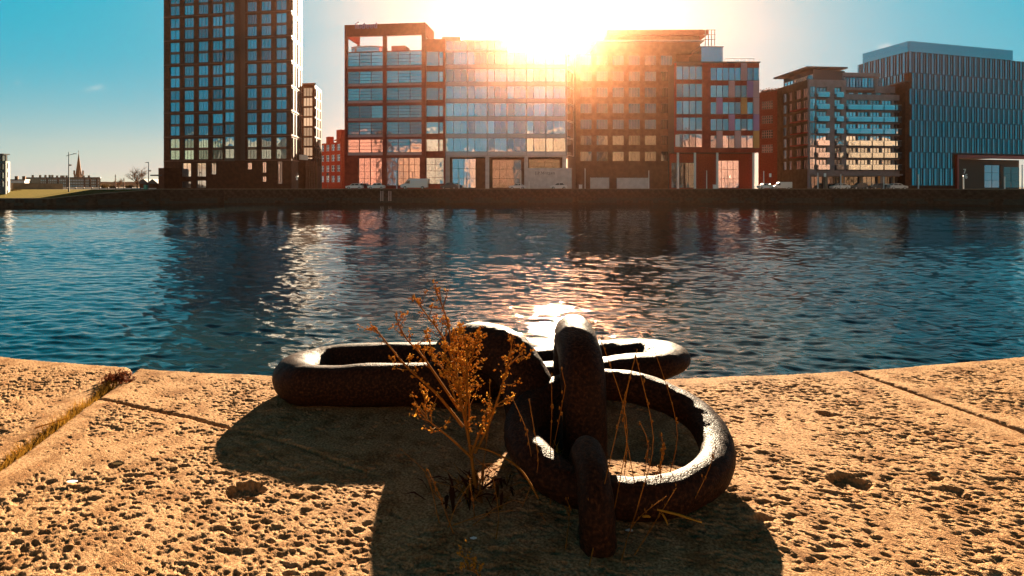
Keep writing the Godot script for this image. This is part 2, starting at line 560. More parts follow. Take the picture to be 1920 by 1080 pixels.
	for sgn in [-1.0, 1.0]:
		for k in 12:
			var x0: float = sgn * lerpf(2.37, 60.0, k / 12.0)
			var x1: float = sgn * lerpf(2.37, 60.0, (k + 1) / 12.0)
			pav.quad(Vector3(x0, -0.003, 0.4), Vector3(x1, -0.003, 0.4), Vector3(x1, -0.003, -edge_depth(clampf(x1, -6, 6))), Vector3(x0, -0.003, -edge_depth(clampf(x0, -6, 6))), Vector3.UP)
	put(quay, "paving", pav.mesh(), M.granite)
	joint_growth()

func joint_growth() -> void:
	# moss, dry grass and grit that fill the open joint on the left
	rng.seed = 77
	var g := Geo.new()
	var col := PackedColorArray()
	for k in 2200:
		var t := rng.randf()
		var d := lerpf(1.2, 2.02, t)
		var patch := 0.5 + 0.5 * sin(d * 31.0) * sin(d * 12.0 + 1.0)
		if rng.randf() > 0.25 + 0.75 * patch: continue
		var x := joint_left(d) + rng.randfn(0, 0.008)
		var h := rng.randf_range(0.006, 0.024) * (0.4 + 0.8 * patch)
		var a := Vector3(x, -0.03, -d)
		var lean := Vector3(rng.randfn(0, 0.016), h + 0.028, rng.randfn(0, 0.016))
		var side := Vector3(rng.randfn(0, 1), 0, rng.randfn(0, 1)).normalized() * rng.randf_range(0.0008, 0.0022)
		g.tri(a - side, a + side, a + lean, side.cross(lean).normalized())
	var o := put(self, "joint_moss", g.mesh(), M.grass)
	tag(o, "line of yellow moss and short dry grass in the joint between two stones", "moss")
	o.set_meta("kind", "stuff")
	# dark rust-coloured weed at the river end of that joint
	var w := thing("rusty_weed", "dark rust-brown withered weed at the river end of the mossy joint", "weed", Vector3(joint_left(2.0), 0, -2.03))
	var lf := Geo.new()
	for k in 420:
		var dir := Vector3(rng.randfn(0, 1.0), absf(rng.randfn(0, 0.8)), rng.randfn(0, 0.8)).normalized()
		var p := dir * rng.randf_range(0.012, 0.05) * Vector3(1.15, 0.8, 1.0) + Vector3(0.0, -0.004, 0)
		var s1 := Vector3(rng.randfn(0, 1), rng.randfn(0, 1), rng.randfn(0, 1)).normalized() * rng.randf_range(0.003, 0.008)
		var s2 := s1.cross(dir).normalized() * rng.randf_range(0.002, 0.006)
		lf.quad(p - s1, p - s2, p + s1, p + s2, s1.cross(s2).normalized())
	put(w, "leaves", lf.mesh(), M.rust_leaf)
	var st := Geo.new()
	for k in 14:
		var e := Vector3(rng.randfn(0, 0.025), rng.randf_range(0.02, 0.045), rng.randfn(0, 0.025))
		st.tube([Vector3(0, -0.05, 0), e * 0.5, e], [0.0016, 0.0012, 0.0006], 4, false)
	put(w, "stems", st.mesh(), M.bare_twig)
	# two pale straws lying along the joint
	for q in [[290, 652 + 180, 350, 640 + 175], [155, 800, 0, 0]]:
		pass
	var sx := Geo.new()
	var j1 := Vector3(joint_left(1.62) - 0.02, 0.012, -1.60)
	sx.tube([j1, j1 + Vector3(0.05, 0.006, -0.055)], [0.0022, 0.0012], 5)
	tag(put(self, "dry_straw", sx.mesh(), M.straw), "short pale straw lying on the moss of the left joint", "straw")

# ---------------------------------------------------------------- river
func river() -> void:
	var g := Geo.new()
	var n1 := noise(201, 0.7, 1)
	var n2 := noise(202, 1.75, 1)
	var n3 := noise(203, 0.13, 2)
	var n4 := noise(204, 0.035, 2)
	var n5 := noise(205, 4.0, 1)
	var rows := 820
	var cols := 900
	var y0 := -3.8
	var rot := deg_to_rad(7.0)
	var cr := cos(rot)
	var sr := sin(rot)
	var hgt := PackedFloat32Array()
	for r in rows:
		var d := 1.6 + 10.4 * r / 60.0 if r < 60 else 12.0 * pow(172.0 / 12.0, float(r - 60) / (rows - 61))
		for q in cols:
			var s := (float(q) / (cols - 1) * 2.0 - 1.0)
			var x := s * (1.02 * d + 3.0)
			var xr := x * cr - d * sr
			var dr := x * sr + d * cr
			var calm := 0.7 + 0.6 * n4.get_noise_2d(x, d)
			var near := clampf(1.25 - d / 120.0, 0.3, 1.0)
			var a := n1.get_noise_2d(xr * 0.5, dr + 0.25 * sin(xr * 0.4))
			var b := n2.get_noise_2d(xr * 0.45, dr * 1.05)
			# crests sharper than troughs
			var y := 0.05 * (1.0 - absf(a) * 1.7) * calm + 0.027 * b * near * calm + 0.0115 * n5.get_noise_2d(xr * 0.5, dr) * clampf(1.3 - d / 70.0, 0.0, 1.0)
			y += 0.05 * n3.get_noise_2d(xr * 0.7, dr)
			g.v.append(Vector3(x, y0 + y, -d))
	for r in rows - 1:
		for q in cols - 1:
			var k := r * cols + q
			g.i.append_array(PackedInt32Array([k, k + cols, k + 1, k + 1, k + cols, k + cols + 1]))
	g.smooth()
	setting("river", g.mesh(), M.river_water)

# ---------------------------------------------------------------- far bank
# plan of the far quay wall: x, depth, height of its top
func far_line() -> Array:
	var out := []
	for q in [[-330, 124, -1.9], [-120, 125, -1.9], [0, 127, -1.9], [95, 128, -1.9], [180, 132, -1.0], [300, 142, 0.0], [420, 148, 0.0], [640, 150, 0.0], [1300, 150, 0.0], [1560, 147, 0.0], [1750, 140, 0.0], [1930, 131, 0.0], [2150, 125, 0.0], [2400, 122, 0.0]]:
		out.append(Vector3((q[0] - 960.0) / FOC * q[1], q[2], -q[1]))
	return out

func far_bank() -> void:
	var line := far_line()
	var wall := Geo.new()
	var cop := Geo.new()
	var land := Geo.new()
	var lawn := Geo.new()
	for k in line.size() - 1:
		var a: Vector3 = line[k]
		var b: Vector3 = line[k + 1]
		var nn := (b - a).cross(Vector3.UP)
		nn.y = 0
		nn = nn.normalized()
		wall.quad(a, b, Vector3(b.x, -6, b.z), Vector3(a.x, -6, a.z), nn)
		var up := Vector3(0, 0.16, 0)
		var o := nn * 0.12
		var back := -nn * 0.7
		cop.quad(a + o, b + o, b + o + up, a + o + up, nn)
		cop.quad(a + o + up, b + o + up, b + back + up, a + back + up, Vector3.UP)
		cop.quad(a + back, b + back, b + back + up, a + back + up, -nn)
		# land: up to the level of the street, then back
		var a2 := Vector3(a.x, 0, a.z - 16)
		var b2 := Vector3(b.x, 0, b.z - 16)
		(lawn if k < 5 else land).quad(a, b, b2, a2, Vector3.UP)
		land.quad(a2, b2, Vector3(b2.x * 5, 0, -900), Vector3(a2.x * 5, 0, -900), Vector3.UP)
	setting("far_quay_wall", wall.mesh(), M.quay_stone)
	setting("far_quay_coping", cop.mesh(), M.coping)
	setting("far_pavement", land.mesh(), M.paving)
	setting("grass_bank", lawn.mesh(), M.lawn)
	# courses of large blocks, some a little proud, and the weedy band the tide leaves
	var blocks := Geo.new()
	var weed := Geo.new()
	rng.seed = 5
	for k in range(2, line.size() - 3):
		var a: Vector3 = line[k]
		var b: Vector3 = line[k + 1]
		a.y = 0
		b.y = 0
		var x := (b - a).normalized()
		var nn := x.cross(Vector3.UP)
		var length := a.distance_to(b)
		for r in 5:
			var u := rng.randf_range(0, 1.0)
			while u < length - 2.0:
				var w := minf(rng.randf_range(1.2, 2.6), length - u)
				var proud := rng.randf_range(0.02, 0.09)
				var y := -0.12 - 0.66 * r
				var ytop := lerpf(line[k].y, line[k + 1].y, u / length)
				if y < ytop:
					(blocks if r < 3 or rng.randf() < 0.25 else weed).box(Transform3D(Basis(x, Vector3.UP, nn), a + x * (u + w / 2) + Vector3(0, y - 0.3, 0)), Vector3(w - 0.05, 0.6, proud * 2))
				u += w
	setting("wall_blocks", blocks.mesh(), M.quay_stone)
	setting("tide_weed_blocks", weed.mesh(), M.tide_stone)
	var road := Geo.new()
	road.quad(Vector3(-80, 0.006, -153.5), Vector3(84, 0.006, -153.5), Vector3(84, 0.006, -159.5), Vector3(-80, 0.006, -159.5), Vector3.UP)
	setting("quay_road", road.mesh(), M.asphalt)
	# hill far away
	var hill := Geo.new()
	var hn := noise(301, 0.004, 3)
	var prev := Vector3.ZERO
	for k in 60:
		var x := lerpf(-700, -500, k / 59.0)
		var y := 8.5 + 3.0 * hn.get_noise_1d(x * 2.0) - pow((x + 575.0) / 60.0, 2) * 3.0
		var p := Vector3(x, maxf(y, 0.2), -860 - 40 * sin(k * 0.05))
		if k > 0:
			hill.quad(prev, p, Vector3(p.x, -1, p.z + 150), Vector3(prev.x, -1, prev.z + 150), Vector3(0, 0.7, 0.7))
			hill.quad(prev, p, Vector3(p.x, -1, p.z - 100), Vector3(prev.x, -1, prev.z - 100), Vector3(0, 0.7, -0.7))
		prev = p
	setting("hill", hill.mesh(), M.hill)
	# two ladders down the wall
	for q in [[716, 360.5, "rusty pale ladder on the far quay wall, left of a pair"], [731, 360.5, "rusty pale ladder on the far quay wall, right of a pair"]]:
		var l := thing("wall_ladder", q[2], "ladder", Vector3((q[0] - 960.0) / FOC * 149.8, 0, -149.8), 0, "ladders on the far quay wall")
		for sx in [-0.28, 0.28]:
			var rail := Geo.new()
			rail.bx(sx - 0.05, sx + 0.05, -2.9, -0.4, 0, 0.1)
			put(l, "rail", rail.mesh(), M.pale_metal)
		for k in 8:
			put(l, "rung", box_mesh(Vector3(0.5, 0.06, 0.06)), M.pale_metal, Transform3D(Basis.IDENTITY, Vector3(0, -0.6 - 0.3 * k, 0.05)))

# ---------------------------------------------------------------- buildings
# a wall with rectangular openings [u0, u1, h0, h1], built as real piers and bands
func wall_geo(g: Geo, f: Fac, u0: float, u1: float, h0: float, h1: float, opens: Array, thick: float, z := 0.0) -> void:
	var us := [u0, u1]
	var hs := [h0, h1]
	for o in opens:
		for k in 2:
			if o[k] > u0 and o[k] < u1: us.append(o[k])
			if o[k + 2] > h0 and o[k + 2] < h1: hs.append(o[k + 2])
	us.sort()
	hs.sort()
	for a in hs.size() - 1:
		if hs[a + 1] - hs[a] < 0.004: continue
		var hm: float = (hs[a] + hs[a + 1]) / 2
		var start := -1.0
		for b in us.size():
			var solid := false
			if b < us.size() - 1:
				if us[b + 1] - us[b] < 0.004: continue
				var um: float = (us[b] + us[b + 1]) / 2
				solid = true
				for o in opens:
					if um > o[0] and um < o[1] and hm > o[2] and hm < o[3]:
						solid = false
						break
			if solid and start < -0.5: start = us[b]
			elif not solid and start > -0.5:
				g.box(f.t * Transform3D(Basis.IDENTITY, Vector3((start + us[b]) / 2, hm, z - thick / 2)), Vector3(us[b] - start, hs[a + 1] - hs[a], thick))
				start = -1.0

var bar_cache := {}
func bars_mesh(w: float, h: float, nc: int, nr: int, bar: float, edge: float) -> Mesh:
	var key := "%.2f %.2f %d %d %.3f %.3f" % [w, h, nc, nr, bar, edge]
	if not bar_cache.has(key):
		var g := Geo.new()
		for k in range(1, nc):
			g.bx(-w / 2 + w * k / nc - bar / 2, -w / 2 + w * k / nc + bar / 2, -h / 2, h / 2, 0.03, 0.09)
		for k in range(1, nr):
			g.bx(-w / 2, w / 2, -h / 2 + h * k / nr - bar / 2, -h / 2 + h * k / nr + bar / 2, 0.03, 0.086)
		if edge > 0:
			for s in [-1, 1]:
				g.bx(s * w / 2, s * (w / 2 - edge), -h / 2, h / 2, 0.03, 0.1)
				g.bx(-w / 2 + edge, w / 2 - edge, s * h / 2, s * (h / 2 - edge), 0.03, 0.098)
		bar_cache[key] = g.mesh()
	return bar_cache[key]

# one glazed opening: a pane, with its bars as a sub-part; panes are never hung perfectly true
func window(b: Node, f: Fac, u0: float, u1: float, h0: float, h1: float, inset: float, glass: Material, nc := 1, nr := 1, bar_mat: Material = null, bar := 0.08, edge := 0.07, called := "window") -> MeshInstance3D:
	var w := u1 - u0
	var h := h1 - h0
	if glass.resource_name and rng.randf() < 0.6: glass = M["%s_%d" % [glass.resource_name, rng.randi_range(0, 2)]] if M.has(glass.resource_name + "_0") else glass
	var tilt := Basis.from_euler(Vector3(rng.randfn(0, 0.0022), rng.randfn(0, 0.0022), 0))
	var o := put(b, called, box_mesh(Vector3(w, h, 0.05)), glass, f.t * Transform3D(tilt, Vector3((u0 + u1) / 2, (h0 + h1) / 2, -inset)))
	if bar_mat and (nc > 1 or nr > 1 or edge > 0):
		put(o, "frame", bars_mesh(snappedf(w, 0.01), snappedf(h, 0.01), nc, nr, bar, edge), bar_mat)
	return o

# everything of a building behind its fronts, as one closed block on a plan polygon
func block(b: Node, called: String, plan: Array, h0: float, h1: float, m: Material) -> MeshInstance3D:
	var g := Geo.new()
	var poly := PackedVector2Array()
	for p in plan: poly.append(Vector2(p.x, -p.z))
	# x, z plan with y up: rotate the x,y polygon down
	g.prism(poly, h0, h1, Transform3D(Basis(Vector3.RIGHT, Vector3(0, 0, -1), Vector3.UP), Vector3.ZERO))
	return put(b, called, g.mesh(), m)

func pl(f: Fac, u: float, z: float) -> Vector3:
	return f.t * Vector3(u, 0, z)

func rect(b: Node, called: String, f: Fac, u0: float, u1: float, h0: float, h1: float, z0: float, z1: float, m: Material) -> MeshInstance3D:
	return put(b, called, box_mesh(Vector3(u1 - u0, h1 - h0, absf(z1 - z0))), m, f.t * Transform3D(Basis.IDENTITY, Vector3((u0 + u1) / 2, (h0 + h1) / 2, (z0 + z1) / 2)))

func build_tower() -> void:
	var b := thing("tall_tower", "tallest tower, dark bronze grid with blue windows, cut by the top of the picture", "building")
	var f := Fac.new(307, 170, 545, 163.5)
	var s := Fac.new(545, 163.5, 566, 176)
	var d := 166.0
	var g0 := hh(301, d)
	var pitch := 46.0 / FOC * d
	var top := g0 + pitch * 10
	var opens := []
	var cols := [[318, 336.5], [344.5, 363], [371, 390], [397.5, 417], [463, 481], [489, 508], [517, 537]]
	for k in 10:
		for c in cols:
			opens.append([f.u(c[0]), f.u(c[1]), g0 + pitch * k + 0.4, g0 + pitch * (k + 1) - 0.5])
	# recess and glazed bay
	opens.append([f.u(420.5), f.u(460), g0, top])
	var low := [[341, 358, 305, 331], [341, 358, 340, 357], [368, 386, 305, 331], [368, 386, 338, 357], [395, 405, 305, 327], [463, 472, 305, 318], [491, 499, 304, 324], [491, 499, 331, 341], [520, 529, 303, 345]]
	for c in low: opens.append([f.u(c[0]), f.u(c[1]), maxf(hh(c[3], d), 0.3), hh(c[2], d)])
	var g := Geo.new()
	wall_geo(g, f, 0, f.length, 0, top, opens, 0.5)
	put(b, "wall", g.mesh(), M.bronze)
	# ledges under each pair of storeys
	for k in 11:
		rect(b, "ledge", f, 0, f.u(420), g0 + pitch * k - 0.1, g0 + pitch * k + 0.12, -0.3, 0.16, M.bronze_pale)
		rect(b, "ledge", f, f.u(460.5), f.length, g0 + pitch * k - 0.1, g0 + pitch * k + 0.12, -0.3, 0.16, M.bronze_pale)
	for k in 10:
		for c in cols:
			var u0 := f.u(c[0])
			var u1 := f.u(c[1])
			var y := g0 + pitch * k
			var nc := 2 if (c[0] < 340 or c[0] > 510) else (3 if rng.randf() < 0.6 else 4)
			window(b, f, u0, u1, y + 0.4, y + 3.02, 0.32, M.glass_blue, nc, 1, M.mullion_dark, 0.09)
			window(b, f, u0, u1, y + 3.62, y + pitch - 0.5, 0.32, M.glass_blue, nc, 1, M.mullion_dark, 0.09)
			rect(b, "spandrel_panel", f, u0, u1, y + 3.02, y + 3.62, -0.4, -0.2, M.bronze_pale)
	for c in low:
		window(b, f, f.u(c[0]), f.u(c[1]), maxf(hh(c[3], d), 0.3), hh(c[2], d), 0.35, M.glass_clear, 2, 1, M.mullion_dark, 0.09)
	# glazed bay column standing proud of the recess
	var bu0 := f.u(421)
	var bu1 := f.u(440)
	rect(b, "bay_core", f, bu0, bu1, g0, top, -3.0, -0.2, M.core_dark)
	for k in 20:
		var y := g0 + 3.365 * k + 0.2
		window(b, f, bu0 + 0.15, bu1 - 0.15, y + 0.35, y + 3.05, 0.12, M.glass_blue, 2, 1, M.mullion_dark, 0.08, 0.1)
		rect(b, "bay_band", f, bu0, bu1, y - 0.32, y + 0.35, -0.25, 0.12, M.core_dark)
	# narrow side that faces the sun
	var sops := []
	for k in 10:
		for c in 4:
			var u0 := 0.9 + c * (s.length - 1.0) / 4
			sops.append([u0, u0 + (s.length - 1.0) / 4 - 1.0, g0 + pitch * k + 0.4, g0 + pitch * (k + 1) - 0.5])
	var gs := Geo.new()
	wall_geo(gs, s, 0.02, s.length, 0, top, sops, 0.5)
	put(b, "side_wall", gs.mesh(), M.bronze)
	for o in sops:
		var mid: float = (o[2] + o[3]) / 2
		window(b, s, o[0], o[1], o[2], mid - 0.3, 0.32, M.glass_blue, 2, 1, M.mullion_dark)
		window(b, s, o[0], o[1], mid + 0.3, o[3], 0.32, M.glass_blue, 2, 1, M.mullion_dark)
		rect(b, "spandrel_panel", s, o[0], o[1], mid - 0.3, mid + 0.3, -0.4, -0.2, M.bronze)
	for k in 11: rect(b, "ledge", s, 0.2, s.length, g0 + pitch * k - 0.1, g0 + pitch * k + 0.12, -0.3, 0.16, M.bronze_pale)
	block(b, "core", [pl(f, 0.05, -0.52), pl(f, f.u(440), -0.52), pl(f, f.u(440), -2.6), pl(f, f.u(460), -2.6), pl(f, f.u(460), -0.52), pl(f, f.length - 0.55, -0.52), pl(s, s.length - 0.1, -0.55), pl(f, 0.3, -24)], 0, top - 0.05, M.core_dark)
	# low annex at its left foot
	var an := thing("dark_annex", "small dark flat-roofed annex at the left foot of the tall tower", "building")
	var fa := Fac.new(297, 166, 308, 165)
	block(an, "wall", [pl(fa, 0, 0), pl(fa, fa.length, 0), pl(fa, fa.length, -9), pl(fa, 0, -9)], 0, hh(315, d), M.bronze)
	rect(an, "canopy", fa, -1.2, fa.length * 0.6, hh(330, d), hh(330, d) + 0.35, 0.02, 1.5, M.slate)

func build_tower_neighbour() -> void:
	var b := thing("narrow_block", "narrow bronze block squeezed just right of the tallest tower", "building")
	var f := Fac.new(560, 184, 589, 183)
	var s := Fac.new(589, 183, 602, 194)
	var d := 183.0
	var top := hh(158, d)
	var opens := []
	for k in 8:
		opens.append([f.u(568), f.u(585.5), hh(180 + 18.7 * k, d), hh(164 + 18.7 * k, d)])
	var g := Geo.new()
	wall_geo(g, f, 0, f.length, 0, top, opens, 0.5)
	var sops := []
	for k in 8:
		for c in 3:
			var u0 := 1.0 + c * 3.6
			sops.append([u0, u0 + 2.4, hh(180 + 18.7 * k, d), hh(164 + 18.7 * k, d)])
	wall_geo(g, s, 0.02, s.length, 0, top, sops, 0.5)
	put(b, "wall", g.mesh(), M.bronze)
	for o in opens: window(b, f, o[0], o[1], o[2], o[3], 0.3, M.glass_clear, 3, 1, M.mullion_dark)
	for o in sops: window(b, s, o[0], o[1], o[2], o[3], 0.3, M.glass_blue, 2, 1, M.mullion_dark)
	block(b, "core", [pl(f, 0, -0.52), pl(f, f.length - 0.55, -0.52), pl(s, s.length, -0.55), pl(f, 0, -14)], 0, top - 0.05, M.core_dark)
	rect(b, "parapet", f, -0.2, f.length + 0.2, top, top + 0.4, -0.7, 0.15, M.bronze_pale)
	# podium with a white fascia
	var p := thing("podium_wing", "low podium with pale fascia between tall tower and red terrace", "building")
	var fp := Fac.new(560, 172, 592, 180)
	block(p, "wall", [pl(fp, 0, 0), pl(fp, fp.length, 0), pl(fp, fp.length, -3), pl(fp, 0, -3)], 0, hh(297, 175), M.bronze)
	rect(p, "fascia", fp, 0.2, fp.length * 0.45, hh(300, 175), hh(291, 175), 0.02, 0.5, M.white_paint)
	for k in 5: rect(p, "column", fp, fp.length * (0.3 + 0.15 * k), fp.length * (0.3 + 0.15 * k) + 0.5, 0, hh(302, 175), 0.3, 0.8, M.bronze_pale)
	# red terraces in the gap
	var t := thing("red_terrace", "red brick low building seen down the gap beside the framed office", "building")
	var ft := Fac.new(598, 215, 640, 205)
	var topt := hh(268, 210)
	var to := []
	for r in 4:
		for c in 4: to.append([1.2 + c * ft.length / 4.2, 3.4 + c * ft.length / 4.2, 2.2 + r * 3.6, 4.4 + r * 3.6])
	var gt := Geo.new()
	wall_geo(gt, ft, 0, ft.length, 0, topt, to, 0.4)
	put(t, "wall", gt.mesh(), M.red_brick)
	for o in to: window(t, ft, o[0], o[1], o[2], o[3], 0.25, M.glass_rose, 2, 2, M.white_paint)
	block(t, "core", [pl(ft, 0, -0.45), pl(ft, ft.length, -0.45), pl(ft, ft.length, -12), pl(ft, 0, -12)], 0, topt - 0.1, M.red_brick)
	rect(t, "chimney", ft, 0.6, 3.2, topt, topt + 2.6, -4, -2.5, M.red_brick)
	rect(t, "cornice", ft, ft.length - 3.5, ft.length + 0.2, topt + 0.4, topt + 0.9, -2, 0.6, M.red_brick)
	rect(t, "gable", ft, ft.length - 3.0, ft.length, topt - 0.1, topt + 4.2, -2, 0.05, M.red_brick)

func build_framed_office() -> void:
	var b := thing("framed_office", "red-brown framed office block with open roof frame, left of the sun", "building")
	var f := Fac.new(646, 160, 797.5, 157.5)
	var d := 159.0
	var rows := [[97, 128], [133, 161], [165, 193], [198, 226], [229, 257], [261, 291]]
	var bays := [[651, 717.5], [724, 790.5]]
	var opens := []
	for y in bays:
		opens.append([f.u(y[0]), f.u(y[1]), hh(96, d), hh(67, d)])
		for r in rows: opens.append([f.u(y[0]), f.u(y[1]), hh(r[1], d), hh(r[0], d)])
	var low := [[671, 716, 296, 348], [724, 787, 296, 348]]
	for c in low: opens.append([f.u(c[0]), f.u(c[1]), hh(c[3], d), hh(c[2], d)])
	var g := Geo.new()
	wall_geo(g, f, 0, f.length, 0, hh(45, d), opens, 0.9)
	# returns of the open roof frame
	for u in [0.35, f.length - 0.35]:
		g.box(f.t * Transform3D(Basis.IDENTITY, Vector3(u, hh(56, d), -5.2)), Vector3(0.7, hh(45, d) - hh(67, d), 8.5))
		g.box(f.t * Transform3D(Basis.IDENTITY, Vector3(u, hh(81, d), -9.2)), Vector3(0.6, hh(67, d) - hh(96, d), 0.6))
	put(b, "frame", g.mesh(), M.flare_red_brown)
	for y in bays:
		var u0 := f.u(y[0])
		var u1 := f.u(y[1])
		for r in rows:
			var h0 := hh(r[1], d)
			var h1 := hh(r[0], d)
			for k in 3:
				var a := lerpf(u0, u1, k / 3.0) + 0.03
				var e := lerpf(u0, u1, (k + 1) / 3.0) - 0.03
				window(b, f, a, e, h0 + 0.72, h1, 0.45, M.glass_rose if r[0] > 150 else M.glass_clear, 1, 4, M.mullion_red, 0.09, 0.07)  # lower panes tinted rose, the pink of the lens flare
				rect(b, "spandrel_panel", f, a, e, h0, h0 + 0.7, -0.5, -0.4, M.rose_panel)
	for c in low:
		var n := 2 if c[0] < 700 else 3
		for k in n:
			var a := lerpf(f.u(c[0]), f.u(c[1]), float(k) / n) + 0.04
			var e := lerpf(f.u(c[0]), f.u(c[1]), float(k + 1) / n) - 0.04
			window(b, f, a, e, hh(c[3], d), hh(c[2], d), 0.5, M.glass_rose, 2, 4, M.mullion_red, 0.08)
	block(b, "core", [pl(f, 0.1, -0.95), pl(f, f.length - 0.1, -0.95), pl(f, f.length - 0.1, -26), pl(f, 0.1, -26)], 0, hh(97, d), M.core_dark)
	# set-back rooftop pavilion with a curved front
	var g2 := Geo.new()
	var poly := PackedVector2Array()
	for k in 17:
		var an := PI * k / 16.0
		poly.append(Vector2(5.2 - 4.4 * cos(an), -2.9 + 1.7 * sin(an)))
	poly.append(Vector2(9.6, -9))
	poly.append(Vector2(0.8, -9))
	var lay := f.t * Transform3D(Basis(Vector3.RIGHT, Vector3(0, 0, 1), Vector3(0, 1, 0)), Vector3.ZERO)
	g2.prism(poly, hh(96.8, d), hh(86, d), lay)
	put(b, "pavilion", g2.mesh(), M.glass_clear)
	var g3 := Geo.new()
	g3.prism(poly, hh(86, d), hh(83, d), lay)
	put(b, "pavilion_roof", g3.mesh(), M.pale_metal)
	rect(b, "rooftop_hut", f, f.u(725), f.u(752), hh(96.8, d), hh(80, d), -8, -4, M.mauve_render)
	# name above the frame
	var tm := TextMesh.new()
	tm.text = "indeed"
	tm.font = sysfont("Droid Sans", 700)
	tm.font_size = 64
	tm.pixel_size = 0.0295
	tm.depth = 0.25
	put(b, "lettering", tm, M.violet_panel, f.t * Transform3D(Basis.IDENTITY, Vector3(f.u(687), hh(48.5, d), 0.2)))
	var arc := Geo.new()
	var ap := []
	for k in 9:
		var an := lerpf(0.55, 2.75, k / 8.0)
		ap.append(f.t * Vector3(f.u(671.8) + 0.42 * cos(an), hh(47.5, d) + 0.95 * sin(an), 0.2))
	arc.tube(ap, [0.07, 0.09, 0.1, 0.1, 0.1, 0.1, 0.09, 0.07, 0.05], 6)
	put(b, "letter_arc", arc.mesh(), M.violet_panel)
	# brown stair bay on the right of the frame
	var sb := Fac.new(797.5, 158.5, 834, 158.5)
	var so := []
	for k in rows.size(): so.append([sb.u(799), sb.u(831), hh([124, 154, 188, 219, 251, 284][k], d), hh([97, 134, 165, 198, 229, 261][k], d)])
	so.append([sb.u(799), sb.u(832), hh(345, d), hh(296, d)])
	var g4 := Geo.new()
	wall_geo(g4, sb, 0.03, sb.length, 0, hh(74, d), so, 0.6)
	put(b, "stair_bay", g4.mesh(), M.flare_red_brown)
	for o in so.slice(0, 6):
		var w: float = o[1] - o[0]
		window(b, sb, o[0], o[0] + w * 0.72, o[2], o[3], 0.4, M.glass_clear, 1, 1, M.mullion_red)
		window(b, sb, o[0] + w * 0.74, o[1], o[2], o[3], 0.4, M.glass_clear, 1, 2, M.mullion_red, 0.1, 0.14)
	window(b, sb, so[6][0], so[6][1], so[6][2], so[6][3], 0.4, M.glass_clear, 2, 4, M.mullion_red)
	block(b, "stair_core", [pl(sb, 0.5, -0.65), pl(sb, sb.length, -0.65), pl(sb, sb.length, -20), pl(sb, 0.5, -20)], 0, hh(75, d), M.flare_red_brown)

func sysfont(called: String, weight := 400) -> Font:
	var s := SystemFont.new()
	s.font_names = PackedStringArray([called])
	s.font_weight = weight
	return s

